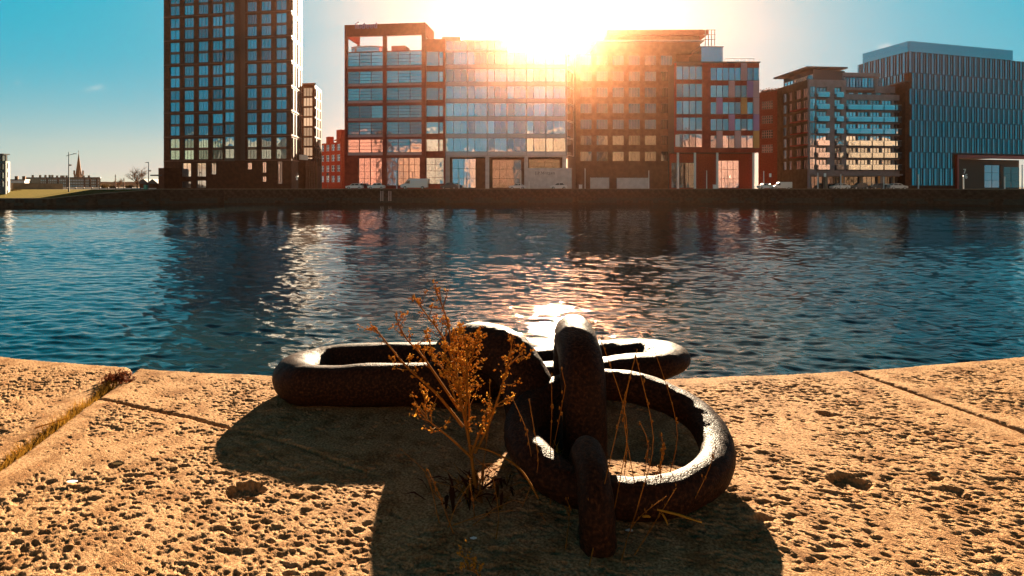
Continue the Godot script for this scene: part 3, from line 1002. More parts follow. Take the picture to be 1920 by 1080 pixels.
func build_glass_office() -> void:
	var b := thing("glass_office", "pale glass office on white columns directly beneath the sun", "building")
	var f := Fac.new(834, 160, 1063, 160)
	var d := 160.0
	var lines := [76, 97, 129, 161, 193, 226, 258.5, 292]
	var cols := [835, 876.6, 913.7, 950.5, 987, 1023.5, 1061]
	var grid := Geo.new()
	for y in lines:
		var e := f.length if y > 80 else f.u(950.5)
		grid.box(f.t * Transform3D(Basis.IDENTITY, Vector3(e / 2, hh(y, d), -0.05)), Vector3(e, 0.16, 0.34))
	for x in cols:
		var t1 := hh(76 if x < 951 else 97, d)
		grid.box(f.t * Transform3D(Basis.IDENTITY, Vector3(f.u(x), (t1 + hh(292, d)) / 2, -0.05)), Vector3(0.22, t1 - hh(292, d), 0.44))
	put(b, "mullion_grid", grid.mesh(), M.mullion_pale)
	for r in lines.size() - 1:
		for c in cols.size() - 1:
			var u0 := f.u(cols[c]) + 0.11
			var u1 := f.u(cols[c + 1]) - 0.11
			var h0 := hh(lines[r + 1], d) + 0.08
			var h1 := hh(lines[r], d) - 0.08
			if r == 0 and c > 2: continue      # the top storey stops half way
			var um := lerpf(u0, u1, 0.36)
			var band := 1.0 if r > 0 else 0.3
			rect(b, "spandrel_panel", f, u0, u1, h0, h0 + band, -0.2, -0.08, M.spandrel)
			window(b, f, u0, um - 0.03, h0 + band + 0.02, h1, 0.2, M.glass_clear, 1, 1, M.mullion_pale, 0.05, 0.05)
			window(b, f, um + 0.03, u1, h0 + band + 0.02, h1, 0.2, M.glass_clear, 2, 1, M.mullion_pale, 0.05, 0.05)
	block(b, "core", [pl(f, 0.05, -0.3), pl(f, f.length, -0.3), pl(f, f.length + 1.6, -14), pl(f, f.length + 1.6, -24), pl(f, 0.05, -24)], hh(292, d) + 0.05, hh(97, d), M.core_dark)
	block(b, "top_core", [pl(f, 0.05, -0.3), pl(f, f.u(950.5), -0.3), pl(f, f.u(950.5), -24), pl(f, 0.05, -24)], hh(97, d) - 0.02, hh(76, d), M.core_dark)
	rect(b, "soffit", f, 0.1, f.length - 0.05, hh(292, d) - 0.25, hh(292, d) + 0.04, -6, -0.02, M.pale_metal)
	# glazed corner return with rails
	var r2 := Fac.new(1063, 160, 1076, 166)
	for k in 6:
		window(b, r2, 0.15, r2.length - 0.1, hh(lines[k + 2], d) + 0.1, hh(lines[k + 1], d) - 0.1, 0.05, M.glass_clear, 1, 1, M.mullion_pale, 0.06, 0.1)
	# set-back ground floor
	var g := f.back(4.5)
	var opens := [[f.u(843) + 0.2, f.u(890), 0.3, hh(296, d)], [f.u(922), f.u(978), 0.3, hh(298, d)], [f.u(993), f.u(1052), hh(318, d), hh(297, d)]]
	var gw := Geo.new()
	wall_geo(gw, g, 0.05, g.length, 0, hh(292, d), opens, 0.4)
	put(b, "ground_wall", gw.mesh(), M.brown_render)
	for k in 3:
		var o: Array = opens[k]
		window(b, g, o[0], o[1], o[2], o[3], 0.25, M.glass_clear if k == 0 else M.glass_dark, 4, 3, M.mullion_dark, 0.09)
	block(b, "ground_core", [pl(g, 0.1, -0.45), pl(g, g.length, -0.45), pl(g, g.length, -18), pl(g, 0.1, -18)], 0, hh(292, d) - 0.3, M.core_dark)
	for q in [[835, 842.5], [910, 917], [983, 990], [1055, 1062]]:
		rect(b, "column", f, f.u(q[0]), f.u(q[1]), 0, hh(292, d) - 0.25, -1.1, -0.1, M.pale_metal)
	# plant rooms on the roof
	rect(b, "plant_room", f, f.u(826), f.u(862), hh(76, d), hh(64, d), -9, -3, M.mauve_render)
	rect(b, "plant_room", f, f.u(886), f.u(940), hh(76, d), hh(69, d), -11, -4, M.pale_metal)
	# name wall in front of the entrance
	var n := thing("name_wall", "long pale wall bearing a bank name, in front of the glass office", "sign")
	var fn := Fac.new(985, 156.5, 1072, 156.5)
	var gn := Geo.new()
	gn.box(fn.t * Transform3D(Basis.IDENTITY, Vector3(fn.length / 2, hh(315, 156.5) / 2, -0.3)), Vector3(fn.length, hh(315, 156.5), 0.6))
	put(n, "slab", gn.mesh(), M.pale_metal)
	var tm := TextMesh.new()
	tm.text = "J.P.Morgan"
	tm.font = sysfont("Droid Serif")
	tm.font_size = 64
	tm.pixel_size = 0.0152
	tm.depth = 0.08
	put(n, "lettering", tm, M.letter_dark, fn.t * Transform3D(Basis.IDENTITY, Vector3(fn.u(1022), hh(324.5, 156.5), 0.04)))

func build_panel_office() -> void:
	var b := thing("brown_office", "broad hazy brown office with set-back roof storeys, right of the sun", "building")
	var d := 167.0
	var f := Fac.new(1080, d, 1268, d)
	var top := hh(100, d)
	var opens := []
	for r in 7:
		for c in 6:
			var u0 := 1.2 + c * (f.length - 1.0) / 6
			opens.append([u0, u0 + (f.length - 1.0) / 6 - 1.3, hh(122 + 30 * r, d), hh(104 + 30 * r, d)])
	var g := Geo.new()
	wall_geo(g, f, 0, f.length, 0, top, opens, 0.5)
	put(b, "wall", g.mesh(), M.brown_render)
	for o in opens: window(b, f, o[0], o[1], o[2], o[3], 0.3, M.glass_dark, 4, 1, M.mullion_dark)
	block(b, "core", [pl(f, 0, -0.55), pl(f, f.length, -0.55), pl(f, f.length, -26), pl(f, 0, -26)], 0, top - 0.05, M.core_dark)
	# stepped roof storeys and terraces
	rect(b, "roof_storey", f, f.u(1120), f.u(1316), top, hh(76, d), -20, -1.6, M.brown_render)
	rect(b, "terrace_slab", f, f.u(1110), f.u(1322), hh(76, d), hh(74, d), -20, -0.6, M.pale_metal)
	rect(b, "roof_storey", f, f.u(1150), f.u(1318), hh(74, d), hh(62, d), -18, -3.2, M.brown_render)
	rect(b, "roof_slab", f, f.u(1140), f.u(1331), hh(62, d), hh(53, d), -19, -1.4, M.flare_red_brown)
	for k in 6: rect(b, "mast", f, f.u(1240 + 16 * k) - 0.05, f.u(1240 + 16 * k) + 0.05, hh(53, d), hh(45, d) - (k % 2) * 0.5, -6, -5.9, M.pale_metal)
	for k in 3: rect(b, "rail", f, f.u(1322), f.u(1345), hh(54 + 9 * k, d), hh(54 + 9 * k, d) + 0.14, -1.6, -1.4, M.pale_metal)
	for k in 4: rect(b, "rail_post", f, f.u(1325 + 6 * k), f.u(1325 + 6 * k) + 0.14, hh(84, d), hh(53, d), -1.65, -1.36, M.pale_metal)

	var p := thing("panelled_office", "red-tinted glass office with coloured upright panels on tall white columns", "building")
	var dp := 160.0
	var fp := Fac.new(1265, dp, 1425, dp)
	var base := hh(286, dp)
	var pt := hh(118, dp)
	rect(p, "pier", fp, 0, fp.u(1266) + 0.3, base, pt, -0.6, 0.1, M.flare_red_brown)
	rect(p, "pier", fp, fp.u(1317), fp.u(1332), base, pt, -0.6, 0.14, M.flare_red_brown)
	# left glazing
	var ll := [124, 157, 189, 220, 251, 283]
	for r in 5:
		for c in 4:
			var u0 := lerpf(fp.u(1268), fp.u(1317), c / 4.0) + 0.05
			var u1 := lerpf(fp.u(1268), fp.u(1317), (c + 1) / 4.0) - 0.05
			window(p, fp, u0, u1, hh(ll[r] + 25, dp), hh(ll[r], dp), 0.2, M.glass_rose, 1, 1, M.mullion_red, 0.06, 0.06)
			rect(p, "spandrel_panel", fp, u0, u1, hh(ll[r + 1], dp) + 0.06, hh(ll[r] + 25, dp) - 0.06, -0.3, -0.12, M.red_brick)
	# right glazing with coloured panels that jump from storey to storey
	var rl := [118, 151, 182.5, 214, 245, 277.5]
	var special := {"0_5": "rose_panel", "1_3": "rose_panel", "1_6": "violet_panel", "2_5": "orange_panel", "2_1": "violet_panel", "2_7": "rose_panel", "3_7": "violet_panel", "3_3": "violet_panel", "4_1": "rose_panel", "4_4": "rose_panel", "4_7": "orange_panel", "1_7": "rose_panel"}
	for r in 5:
		for c in 8:
			var u0 := lerpf(fp.u(1332), fp.u(1424), c / 8.0) + 0.04
			var u1 := lerpf(fp.u(1332), fp.u(1424), (c + 1) / 8.0) - 0.04
			var h1 := hh(rl[r], dp) - 0.05
			var h0 := hh(rl[r + 1], dp) + 0.05
			var key := "%d_%d" % [r, c]
			if special.has(key):
				rect(p, "coloured_panel", fp, u0, u1, h0, h1, -0.3, 0.02, M[special[key]])
			else:
				window(p, fp, u0, u1, h0, h1 - 1.2, 0.2, M.glass_rose if r > 0 else M.glass_blue, 1, 1, M.mullion_red, 0.06, 0.06)
				rect(p, "spandrel_panel", fp, u0, u1, h1 - 1.18, h1, -0.3, -0.1, M.red_brick)
	rect(p, "fascia", fp, 0, fp.length, base, hh(278, dp) - 0.02, -0.5, 0.06, M.flare_red_brown)
	block(p, "core", [pl(fp, 0.1, -0.62), pl(fp, fp.length - 0.05, -0.62), pl(fp, fp.length - 0.05, -22), pl(fp, 0.1, -22)], base + 0.02, pt, M.core_dark)
	rect(p, "parapet", fp, -0.05, fp.length + 0.05, pt, pt + 0.35, -0.8, 0.16, M.slate)
	rect(p, "roof_storey", fp, fp.u(1317), fp.u(1358), pt, hh(87, dp), -12, -1.0, M.glass_blue)
	rect(p, "roof_cap", fp, fp.u(1312), fp.u(1359), hh(87, dp), hh(85.5, dp), -12, -0.8, M.slate)
	for k in 5: rect(p, "rail_post", fp, fp.u(1362 + 13 * k), fp.u(1362 + 13 * k) + 0.08, pt + 0.35, pt + 1.2, -0.5, -0.42, M.pale_metal)
	rect(p, "rail", fp, fp.u(1360), fp.u(1416), pt + 1.2, pt + 1.28, -0.5, -0.42, M.pale_metal)
	for x in [1272, 1304, 1346, 1414]:
		var cy := CylinderMesh.new()
		cy.top_radius = 0.3
		cy.bottom_radius = 0.3
		cy.height = base
		put(p, "column", cy, M.white_paint, fp.t * Transform3D(Basis.IDENTITY, Vector3(fp.u(x), base / 2, -0.5)))
	var gg := fp.back(5.0)
	var go := [[gg.length * 0.02, gg.length * 0.3, 0.3, 7.2], [gg.length * 0.56, gg.length * 0.84, 0.3, 7.8]]
	var gw := Geo.new()
	wall_geo(gw, gg, 0, gg.length, 0, base, go, 0.4)
	put(p, "ground_wall", gw.mesh(), M.red_brick)
	window(p, gg, go[0][0], go[0][1], go[0][2], go[0][3], 0.3, M.glass_dark, 4, 2, M.mullion_dark)
	window(p, gg, go[1][0], go[1][1], go[1][2], go[1][3], 0.3, M.glass_rose, 4, 3, M.mullion_red)
	block(p, "ground_core", [pl(gg, 0, -0.42), pl(gg, gg.length, -0.42), pl(gg, gg.length, -15), pl(gg, 0, -15)], 0, base - 0.05, M.core_dark)
	rect(p, "hanging_sign", fp, fp.u(1266), fp.u(1273.5), hh(275, dp), hh(253, dp), 0.15, 0.45, M.white_paint)
	# pale hoardings in front of the brown office
	var x := 0
	for q in [[1107, 1142, 333, "short pale site hoarding right of the name wall"], [1157, 1216, 333.5, "long pale site hoarding with a railing behind, left of the white columns"]]:
		var h := thing("site_hoarding", q[3], "hoarding", Vector3.ZERO, 0, "pale hoardings before the brown office")
		var fh := Fac.new(q[0], 157, q[1], 157)
		var n := 3 + 2 * x
		for k in n: rect(h, "panel", fh, lerpf(0, fh.length, float(k) / n) + 0.02, lerpf(0, fh.length, float(k + 1) / n) - 0.02, 0.05, hh(q[2], 157), -0.1, 0, M.pale_metal)
		for k in n + 1: rect(h, "post", fh, lerpf(0, fh.length, float(k) / n) - 0.06, lerpf(0, fh.length, float(k) / n) + 0.06, 0, hh(q[2], 157) + 0.1, -0.24, -0.12, M.mullion_pale)
		x += 1

func build_brick_gap() -> void:
	var b := thing("brick_mid_block", "red brick block seen in the gap left of the corner apartments", "building")
	var d := 176.0
	var f := Fac.new(1422, 176, 1462, 172)
	var top := hh(174, d)
	var opens := []
	for r in 4:
		opens.append([f.u(1428), f.u(1449), hh(206 + 27 * r, d), hh(191 + 27 * r, d)])
	var g := Geo.new()
	wall_geo(g, f, 0, f.length, 0, top, opens, 0.5)
	put(b, "wall", g.mesh(), M.red_brick)
	for o in opens: window(b, f, o[0], o[1], o[2], o[3], 0.3, M.glass_rose, 5, 3, M.rose_panel, 0.1)
	block(b, "core", [pl(f, 0, -0.52), pl(f, f.length, -0.52), pl(f, f.length, -14), pl(f, 0, -14)], 0, top - 0.05, M.red_brick)
	rng.seed = 61
	var lf := Geo.new()
	for k in 900:
		var p := f.t * Vector3(rng.randf_range(0.2, f.length), top + absf(rng.randfn(0, 0.45)), rng.randf_range(-4, -0.3))
		var s1 := Vector3(rng.randfn(0, 1), rng.randfn(0, 1), rng.randfn(0, 1)).normalized() * 0.22
		var s2 := s1.cross(Vector3(rng.randfn(0, 1), 1, 0.3)).normalized() * 0.16
		lf.quad(p - s1, p - s2, p + s1, p + s2, s1.cross(s2).normalized())
	var rg := put(b, "roof_garden", lf.mesh(), M.rust_leaf)
	rg.set_meta("kind", "stuff")

func build_apartments() -> void:
	var b := thing("corner_apartments", "mauve corner apartment block with balconies and a raked roof edge", "building")
	var f := Fac.new(1516, 157, 1697, 160)
	var s := Fac.new(1457.5, 172, 1516, 157)
	var d := 158.0
	var pitch := 22.5
	var cols := [[1587, 1607], [1609, 1629], [1632, 1651], [1654, 1673], [1676, 1695]]
	var opens := []
	for k in 7:
		var y := 163 + pitch * k
		opens.append([f.u(1518), f.u(1529), hh(y + 20, d), hh(y, d)])
		opens.append([f.u(1531), f.u(1551), hh(y + 20, d), hh(y, d)])
		opens.append([f.u(1565), f.u(1577.5), hh(y + 20, d), hh(y, d)])
		if k > 0:
			for c in cols: opens.append([f.u(c[0]), f.u(c[1]), hh(y + 20, d), hh(y + 1, d)])
	var top := hh(150, d)
	var ground := hh(324, d)
	var low := [[1520, 1545], [1552, 1576], [1584, 1612], [1618, 1645], [1655, 1672], [1678, 1694]]
	for c in low: opens.append([f.u(c[0]), f.u(c[1]), 0.05, hh(331, d)])
	# the front steps down a storey on the right, below the set-back flats
	opens.append([f.u(1586), f.length + 1, hh(176, d), top + 1])
	var g := Geo.new()
	wall_geo(g, f, 0, f.length, 0, top, opens, 0.5)
	put(b, "wall", g.mesh(), M.mauve_render)
	var n := 0
	for k in 7:
		var y := 163 + pitch * k
		window(b, f, f.u(1518), f.u(1529), hh(y + 20, d), hh(y, d), 0.1, M.glass_clear, 2, 2, M.mullion_dark, 0.08)
		var sets := [[1531, 1551], [1565, 1577.5]]
		if k > 0: sets.append_array(cols)
		for c in sets:
			var u0 := f.u(c[0])
			var u1 := f.u(c[1])
			window(b, f, u0, u1, hh(y + 20, d), hh(y + 1, d), 0.36, M.glass_clear, 2 if c[1] - c[0] < 14 else 3, 1, M.mullion_dark, 0.16, 0.13)
			var bal := rect(b, "balcony", f, u0 - 0.1, u1 + 0.1, hh(y + 21.6, d), hh(y + 20.2, d), -0.3, 1.0, M.slate)
			var hb := (hh(y + 11, d) - hh(y + 20.2, d))
			put(bal, "balustrade", box_mesh(Vector3(u1 - u0 + 0.1, hb, 0.05)), M.glass_clear, Transform3D(Basis.from_euler(Vector3(rng.randfn(0, 0.003), 0, 0)), Vector3(0, hb / 2 + 0.11, 0.6)))
			put(bal, "handrail", box_mesh(Vector3(u1 - u0 + 0.2, 0.08, 0.1)), M.mullion_pale, Transform3D(Basis.IDENTITY, Vector3(0, hb + 0.16, 0.6)))
	# left side, turned to the gap
	var sop := []
	for k in 7:
		for c in [[1468, 1474], [1478, 1485], [1491, 1501], [1504, 1514]]:
			sop.append([s.u(c[0]), s.u(c[1]), hh(182 + pitch * k, d), hh(165 + pitch * k, d)])
	var gs := Geo.new()
	wall_geo(gs, s, 0, s.length - 0.02, 0, top, sop, 0.5)
	put(b, "side_wall", gs.mesh(), M.brown_render)
	for o in sop: window(b, s, o[0], o[1], o[2], o[3], 0.3, M.glass_rose, 2, 1, M.mullion_dark, 0.12)
	for k in 5:
		var y := 205 + pitch * k
		rect(b, "balcony", s, s.u(1489), s.u(1515), hh(y, d), hh(y, d) + 0.25, 0.02, 1.3, M.red_brick)
	block(b, "core", [pl(s, 0.5, -0.52), pl(s, s.length, -0.8), pl(f, 0.5, -0.52), pl(f, f.u(1586), -0.52), pl(f, f.u(1586), -1.5), pl(f, f.length, -1.5), pl(f, f.length, -16), pl(s, 0.5, -12)], 0, hh(176, d), M.core_dark)
	block(b, "upper_core", [pl(s, 0.5, -0.52), pl(s, s.length, -0.8), pl(f, 0.5, -0.52), pl(f, f.u(1585), -0.52), pl(f, f.u(1585), -12), pl(s, 0.5, -12)], hh(176, d) - 0.02, top - 0.02, M.mauve_render)
	# set-back top storey with clerestory windows under a wide dark roof
	var f2 := f.back(1.3)
	var s2 := s.back(1.3)
	block(b, "top_storey", [pl(s2, 1.0, 0), pl(s2, s2.length, 0), pl(f2, f2.u(1584), 0), pl(f2, f2.u(1584), -9), pl(s2, 1.0, -9)], top - 0.02, hh(131, d), M.slate)
	for k in 8:
		window(b, f2, lerpf(0.4, f2.u(1582), k / 8.0) + 0.05, lerpf(0.4, f2.u(1582), (k + 1) / 8.0) - 0.05, top + 0.06, hh(140, d), -0.06, M.glass_blue, 1, 1, M.mullion_dark)
	for k in 9:
		window(b, s2, lerpf(1.6, s2.length, k / 9.0) + 0.05, lerpf(1.6, s2.length, (k + 1) / 9.0) - 0.05, top + 0.06, hh(140, d), -0.06, M.glass_clear, 1, 1, M.mullion_pale)
	var rg := Geo.new()
	var poly := PackedVector2Array()
	for p in [pl(s, -1.2, 0.5), pl(s, s.length + 0.3, 0.6), pl(f, f.u(1587), 0.5), pl(f, f.u(1587), -10), pl(s, -1.2, -10)]: poly.append(Vector2(p.x, -p.z))
	rg.prism(poly, hh(129, d), hh(126, d), Transform3D(Basis(Vector3.RIGHT, Vector3(0, 0, -1), Vector3.UP), Vector3.ZERO))
	put(b, "roof", rg.mesh(), M.slate)
	# pale boxes on the right of the roof
	var f3 := f.back(1.6)
	rect(b, "roof_flat", f3, f3.u(1581), f3.u(1648), hh(166, d), hh(133, d), -9, -0.4, M.mauve_render)
	rect(b, "roof_flat_frame", f3, f3.u(1578), f3.u(1648), hh(141, d), hh(134, d), -0.4, 0.5, M.mauve_render)
	for k in 5: window(b, f3, lerpf(f3.u(1583), f3.u(1640), k / 5.0) + 0.06, lerpf(f3.u(1583), f3.u(1640), (k + 1) / 5.0) - 0.06, hh(161, d), hh(142, d), 0.33, M.glass_blue, 2, 1, M.mullion_dark, 0.08)
	rect(b, "roof_flat", f3, f3.u(1642), f3.u(1691), hh(171, d), hh(158, d), -8, -0.2, M.mauve_render)
	rect(b, "terrace_front", f3, f3.u(1586), f3.u(1694), hh(178, d), hh(171, d), -0.5, 0.2, M.slate)
	for k in 6: window(b, f3, f3.u(1590 + 17 * k), f3.u(1599 + 17 * k), hh(176, d), hh(171.5, d), -0.24, M.glass_clear, 3, 1, M.mullion_dark, 0.05)
	# shops
	rect(b, "canopy", f, 0.4, f.length - 0.2, hh(329, d), hh(326, d), 0.02, 1.4, M.mauve_render)
	for k in low.size():
		window(b, f, f.u(low[k][0]), f.u(low[k][1]), 0.05, hh(331, d), 0.4, M.glass_dark, 3, 1, M.mullion_dark, 0.1)
		rect(b, "shop_pier", f, f.u(low[k][1]) + 0.05, f.u(low[k][1]) + 0.6, 0, hh(330, d), 0.02, 0.3, M.orange_panel if k % 2 == 1 else M.sand_stone)
	# dark party wall
	var w := thing("party_wall", "tall dark brown windowless wall between corner apartments and blue glass office", "wall")
	var fw := Fac.new(1697.4, 157.5, 1705.5, 157.5)
	rect(w, "slab", fw, 0, fw.length, 0, hh(153, 157.5), -16, 0, M.bronze)
	rect(w, "coping", fw, -0.1, fw.length + 0.05, hh(153, 157.5), hh(153, 157.5) + 0.25, -16.1, 0.1, M.slate)

func build_blue_office() -> void:
	var b := thing("blue_finned_office", "blue-green glass office with rows of upright fins, far right", "building")
	var dc := 179.0
	var f := Fac.new(1704, dc, 1930, dc * 273.0 / 252.0)
	var s := Fac.new(1608, dc * 273.0 / 246.0, 1704, dc)
	var d := dc
	var lines := [97, 136, 166, 195, 225, 255, 285, 315, 348]
	var edge := f.u(1791)
	for side in 2:
		var q: Fac = f if side == 0 else s
		var n := int(round(q.length / 2.25))
		var rows := 8 if side == 0 else 4
		for r in rows:
			var h1 := hh(lines[r], d) - 0.05
			var h0 := hh(lines[r + 1], d) + 0.05
			for k in n:
				var u0 := (k + (0.5 if r % 2 else 0.0)) * q.length / n
				if u0 + 1.7 > q.length: continue
				if side == 0 and r >= 6 and u0 + 1.2 > edge - 0.4: continue
				# a folded fin: its face is turned a little, so rows catch the sky differently
				var o := rect(b, "fin", q, u0 + 0.1, u0 + 0.92, h0, h1, -0.02, 0.1, M.fin_glass)
				o.rotate_object_local(Vector3.UP, rng.randfn(0.0, 0.03))
				var gl := rect(b, "window", q, u0 + 1.42, u0 + 1.7, h0, h1, -0.1, 0.06, M.fin_glass)
				gl.rotate_object_local(Vector3.UP, rng.randfn(0.0, 0.01))
			rect(b, "floor_band", q, 0, q.length if not (side == 0 and r >= 6) else edge, h0 - 0.14, h0 + 0.04, -0.05, 0.16, M.mullion_dark)
	# smooth panelled parapet
	for side in 2:
		var q: Fac = f if side == 0 else s
		var u_end := q.u(1897) if side == 0 else q.length
		var u_start := 0.0 if side == 0 else q.u(1619)
		for r in 2:
			var n := 9 if side == 0 else 7
			for k in n:
				var o := rect(b, "parapet_panel", q, lerpf(u_start, u_end, float(k) / n) + 0.02, lerpf(u_start, u_end, float(k + 1) / n) - 0.02, hh(97 - 10 * r, d) + 0.02, hh(87 - 10 * r, d) - 0.02, -0.05, 0.34, M.parapet_glass)
				o.rotate_object_local(Vector3.RIGHT, rng.randfn(0, 0.004))
		rect(b, "parapet_back", q, u_start + 0.4, u_end - 0.4, hh(97, d), hh(78, d), -3, -0.1, M.core_dark)
	var side_back := pl(s, 0.3, -16)
	block(b, "core", [pl(s, 0.0, -0.05), pl(f, 0.0, -0.07), pl(f, f.length, -0.06), pl(f, f.length, -20), side_back], hh(290, d), hh(97, d), M.bronze)
	block(b, "base", [pl(s, 0.0, -0.05), pl(f, 0.0, -0.07), pl(f, edge, -0.06), pl(f, edge, -20), side_back], 0, hh(290, d) - 0.02, M.bronze)
	# entrance portal with a red reveal
	var dr := f.depth(1850)
	rect(b, "portal_beam", f, edge, f.length, hh(297, dr), hh(291.5, dr), -1.2, 0.7, M.red_frame)
	rect(b, "portal_jamb", f, edge, edge + 0.75, 0, hh(297, dr) - 0.02, -1.2, 0.66, M.red_frame)
	var pf := f.back(3.0)
	var ops := [[pf.u(1846), pf.u(1876), 0.3, hh(309, dr + 3)], [pf.u(1882), pf.u(1912), 0.3, hh(312, dr + 3)]]
	var g := Geo.new()
	wall_geo(g, pf, edge, pf.length, 0, hh(298, dr), ops, 0.4)
	put(b, "portal_wall", g.mesh(), M.core_dark)
	window(b, pf, ops[0][0], ops[0][1], ops[0][2], ops[0][3], 0.25, M.glass_rose, 2, 3, M.mullion_dark)
	window(b, pf, ops[1][0], ops[1][1], ops[1][2], ops[1][3], 0.25, M.glass_dark, 2, 3, M.mullion_dark)
	for q in [["7", 1826.5, 321.5], ["6", 1829.5, 331]]:
		var tm := TextMesh.new()
		tm.text = q[0]
		tm.font = sysfont("Droid Sans", 700)
		tm.font_size = 64
		tm.pixel_size = 0.031
		tm.depth = 0.12
		put(b, "number", tm, M.letter_pale, f.t * Transform3D(Basis.IDENTITY, Vector3(f.u(q[1]), hh(q[2], dr + 3), -2.93)))

# ---------------------------------------------------------------- left of the tower: far streets
func build_left() -> void:
	# grey block cut by the left edge
	var b := thing("grey_block", "grey apartment block cut by the left edge of the picture", "building")
	var f := Fac.new(-70, 134, 11, 134)
	var s := Fac.new(11, 133.5, 19, 138)
	var opens := []
	for r in 4:
		opens.append([f.length - 1.1, f.length - 0.25, 0.6 + r * 1.9, 1.9 + r * 1.9])
		opens.append([f.length - 4.5, f.length - 2.2, 0.6 + r * 1.9, 1.9 + r * 1.9])
	var g := Geo.new()
	wall_geo(g, f, 0, f.length, -2, hh(290, 134), opens, 0.4)
	put(b, "wall", g.mesh(), M.grey_stone)
	for o in opens: window(b, f, o[0], o[1], o[2], o[3], 0.25, M.glass_blue, 1, 1, M.mullion_dark)
	block(b, "core", [pl(f, 0, -0.42), pl(f, f.length - 0.02, -0.42), at(6, 350, 144) * Vector3(1, 0, 1), at(-70, 350, 144) * Vector3(1, 0, 1)], -2, hh(290, 134) - 0.1, M.core_dark)
	var so := []
	for r in 5: so.append([1.6, 2.5, 0.2 + 2.0 * r - 1.5, 1.4 + 2.0 * r - 1.5])
	var gs := Geo.new()
	wall_geo(gs, s, 0, s.length, -2, hh(302, 134), so, 0.3)
	put(b, "stair_wall", gs.mesh(), M.grey_stone)
	for o in so: window(b, s, o[0], o[1], o[2], o[3], 0.2, M.glass_dark, 1, 1, M.mullion_dark)
	block(b, "stair_core", [pl(s, 0, -0.32), pl(s, s.length, -0.32), at(14, 350, 144) * Vector3(1, 0, 1), at(4, 350, 141) * Vector3(1, 0, 1)], -2, hh(302, 134) - 0.05, M.grey_stone)
	rect(b, "penthouse", f, 0, f.length - 0.3, hh(290, 134), hh(288, 134), -1.5, 0.3, M.grey_stone)
	# long brick terrace of flats with chimneys
	var d := 420.0
	var t := thing("terrace_flats", "long tan brick terrace of flats with chimneys, far left beneath the spire", "building")
	var ft := Fac.new(48, 428, 188, 420)
	var top := hh(334, d)
	var tops := []
	var px := [[76, 87], [90, 107], [111, 124], [130, 157], [160, 167], [171, 180], [183, 187]]
	for q in px:
		var n := int((q[1] - q[0]) / 2.9)
		for k in n:
			for r in 3:
				var u0 := ft.u(q[0] + (k + 0.15) * (q[1] - q[0]) / n)
				tops.append([u0, u0 + 0.7, 0.6 + r * 1.95, 1.6 + r * 1.95])
	var gt := Geo.new()
	wall_geo(gt, ft, 0, ft.length, -1, top, tops, 0.3)
	put(t, "wall", gt.mesh(), M.sand_stone)
	for o in tops: window(t, ft, o[0], o[1], o[2], o[3], 0.1, M.white_paint, 1, 1, null)
	for q in [88.5, 109, 127, 158.5, 169, 181.5]: rect(t, "recess_shade", ft, ft.u(q) - 0.5, ft.u(q) + 0.5, -0.5, top, 0.05, 0.4, M.core_dark)  # dark strips standing for the shaded recesses between sections
	var rf := block(t, "roof", [pl(ft, -0.2, 0.3), pl(ft, ft.length + 0.2, 0.3), pl(ft, ft.length - 3.0, -4), pl(ft, -0.2, -4)], top, top + 0.7, M.slate)
	for q in [54, 68, 78, 86, 91, 100, 108, 112, 118, 135, 150, 160]:
		var cg := Geo.new()
		cg.box(ft.t * Transform3D(Basis.IDENTITY, Vector3(ft.u(q), top + 1.3, -3)), Vector3(1.0, 1.4 + 0.8 * float(q < 95), 0.9))
		put(rf, "chimney", cg.mesh(), M.sand_stone)
	# church spire
	var c := thing("church_spire", "slender brown stone church spire rising over the terrace roofs", "church", at(147.5, 352, 470))
	var gs2 := Geo.new()
	gs2.bx(-2.2, 2.2, -1, 10.2, -2.2, 2.2)
	for k in 4:
		gs2.bx((2.0 if k % 2 else -2.0) - 0.4, (2.0 if k % 2 else -2.0) + 0.4, 10.2, 13.4, (2.0 if k > 1 else -2.0) - 0.4, (2.0 if k > 1 else -2.0) + 0.4)
	put(c, "tower", gs2.mesh(), M.brown_render)
	var cone := CylinderMesh.new()
	cone.top_radius = 0.05
	cone.bottom_radius = 2.1
	cone.height = 17.0
	cone.radial_segments = 8
	put(c, "spire", cone, M.brown_render, Transform3D(Basis.IDENTITY, Vector3(0, 18.6, 0)))
	var cr := Geo.new()
	cr.bx(-0.08, 0.08, 27, 29, -0.08, 0.08)
	cr.bx(-0.5, 0.5, 28.2, 28.4, -0.08, 0.08)
	put(c, "cross", cr.mesh(), M.slate)
	for k in 2: put(c, "opening", box_mesh(Vector3(1.0, 2.6, 0.2)), M.core_dark, Transform3D(Basis.IDENTITY, Vector3(-0.8 + 1.6 * k, 7.6, 2.15)))
	# white cottage between
	var w := thing("white_house", "small white house with dark chimneys between grey block and terrace", "building")
	var fw := Fac.new(19, 260, 46, 262)
	block(w, "wall", [pl(fw, 0, 0), pl(fw, fw.length, 0), pl(fw, fw.length, -6), pl(fw, 0, -6)], -1, hh(338, 260), M.pale_metal)
	block(w, "roof", [pl(fw, -0.3, 0.3), pl(fw, fw.length + 0.3, 0.3), pl(fw, fw.length + 0.3, -6.3), pl(fw, -0.3, -6.3)], hh(338, 260), hh(336, 260), M.slate)
	for k in 2: rect(w, "chimney", fw, 1.0 + 2.6 * k, 2.1 + 2.6 * k, hh(336, 260), hh(330, 260), -3, -2, M.brown_render)
	for k in 3:
		for r in 2: rect(w, "window", fw, 0.6 + 2.0 * k, 1.6 + 2.0 * k, 0.5 + 1.2 * r - 0.6, 1.2 + 1.2 * r - 0.6, 0.01, 0.06, M.glass_dark)
	# boundary wall on the grass
	var bw := thing("boundary_wall", "low old stone wall along the top of the grass bank", "wall")
	var fb := Fac.new(24, 141, 118, 152)
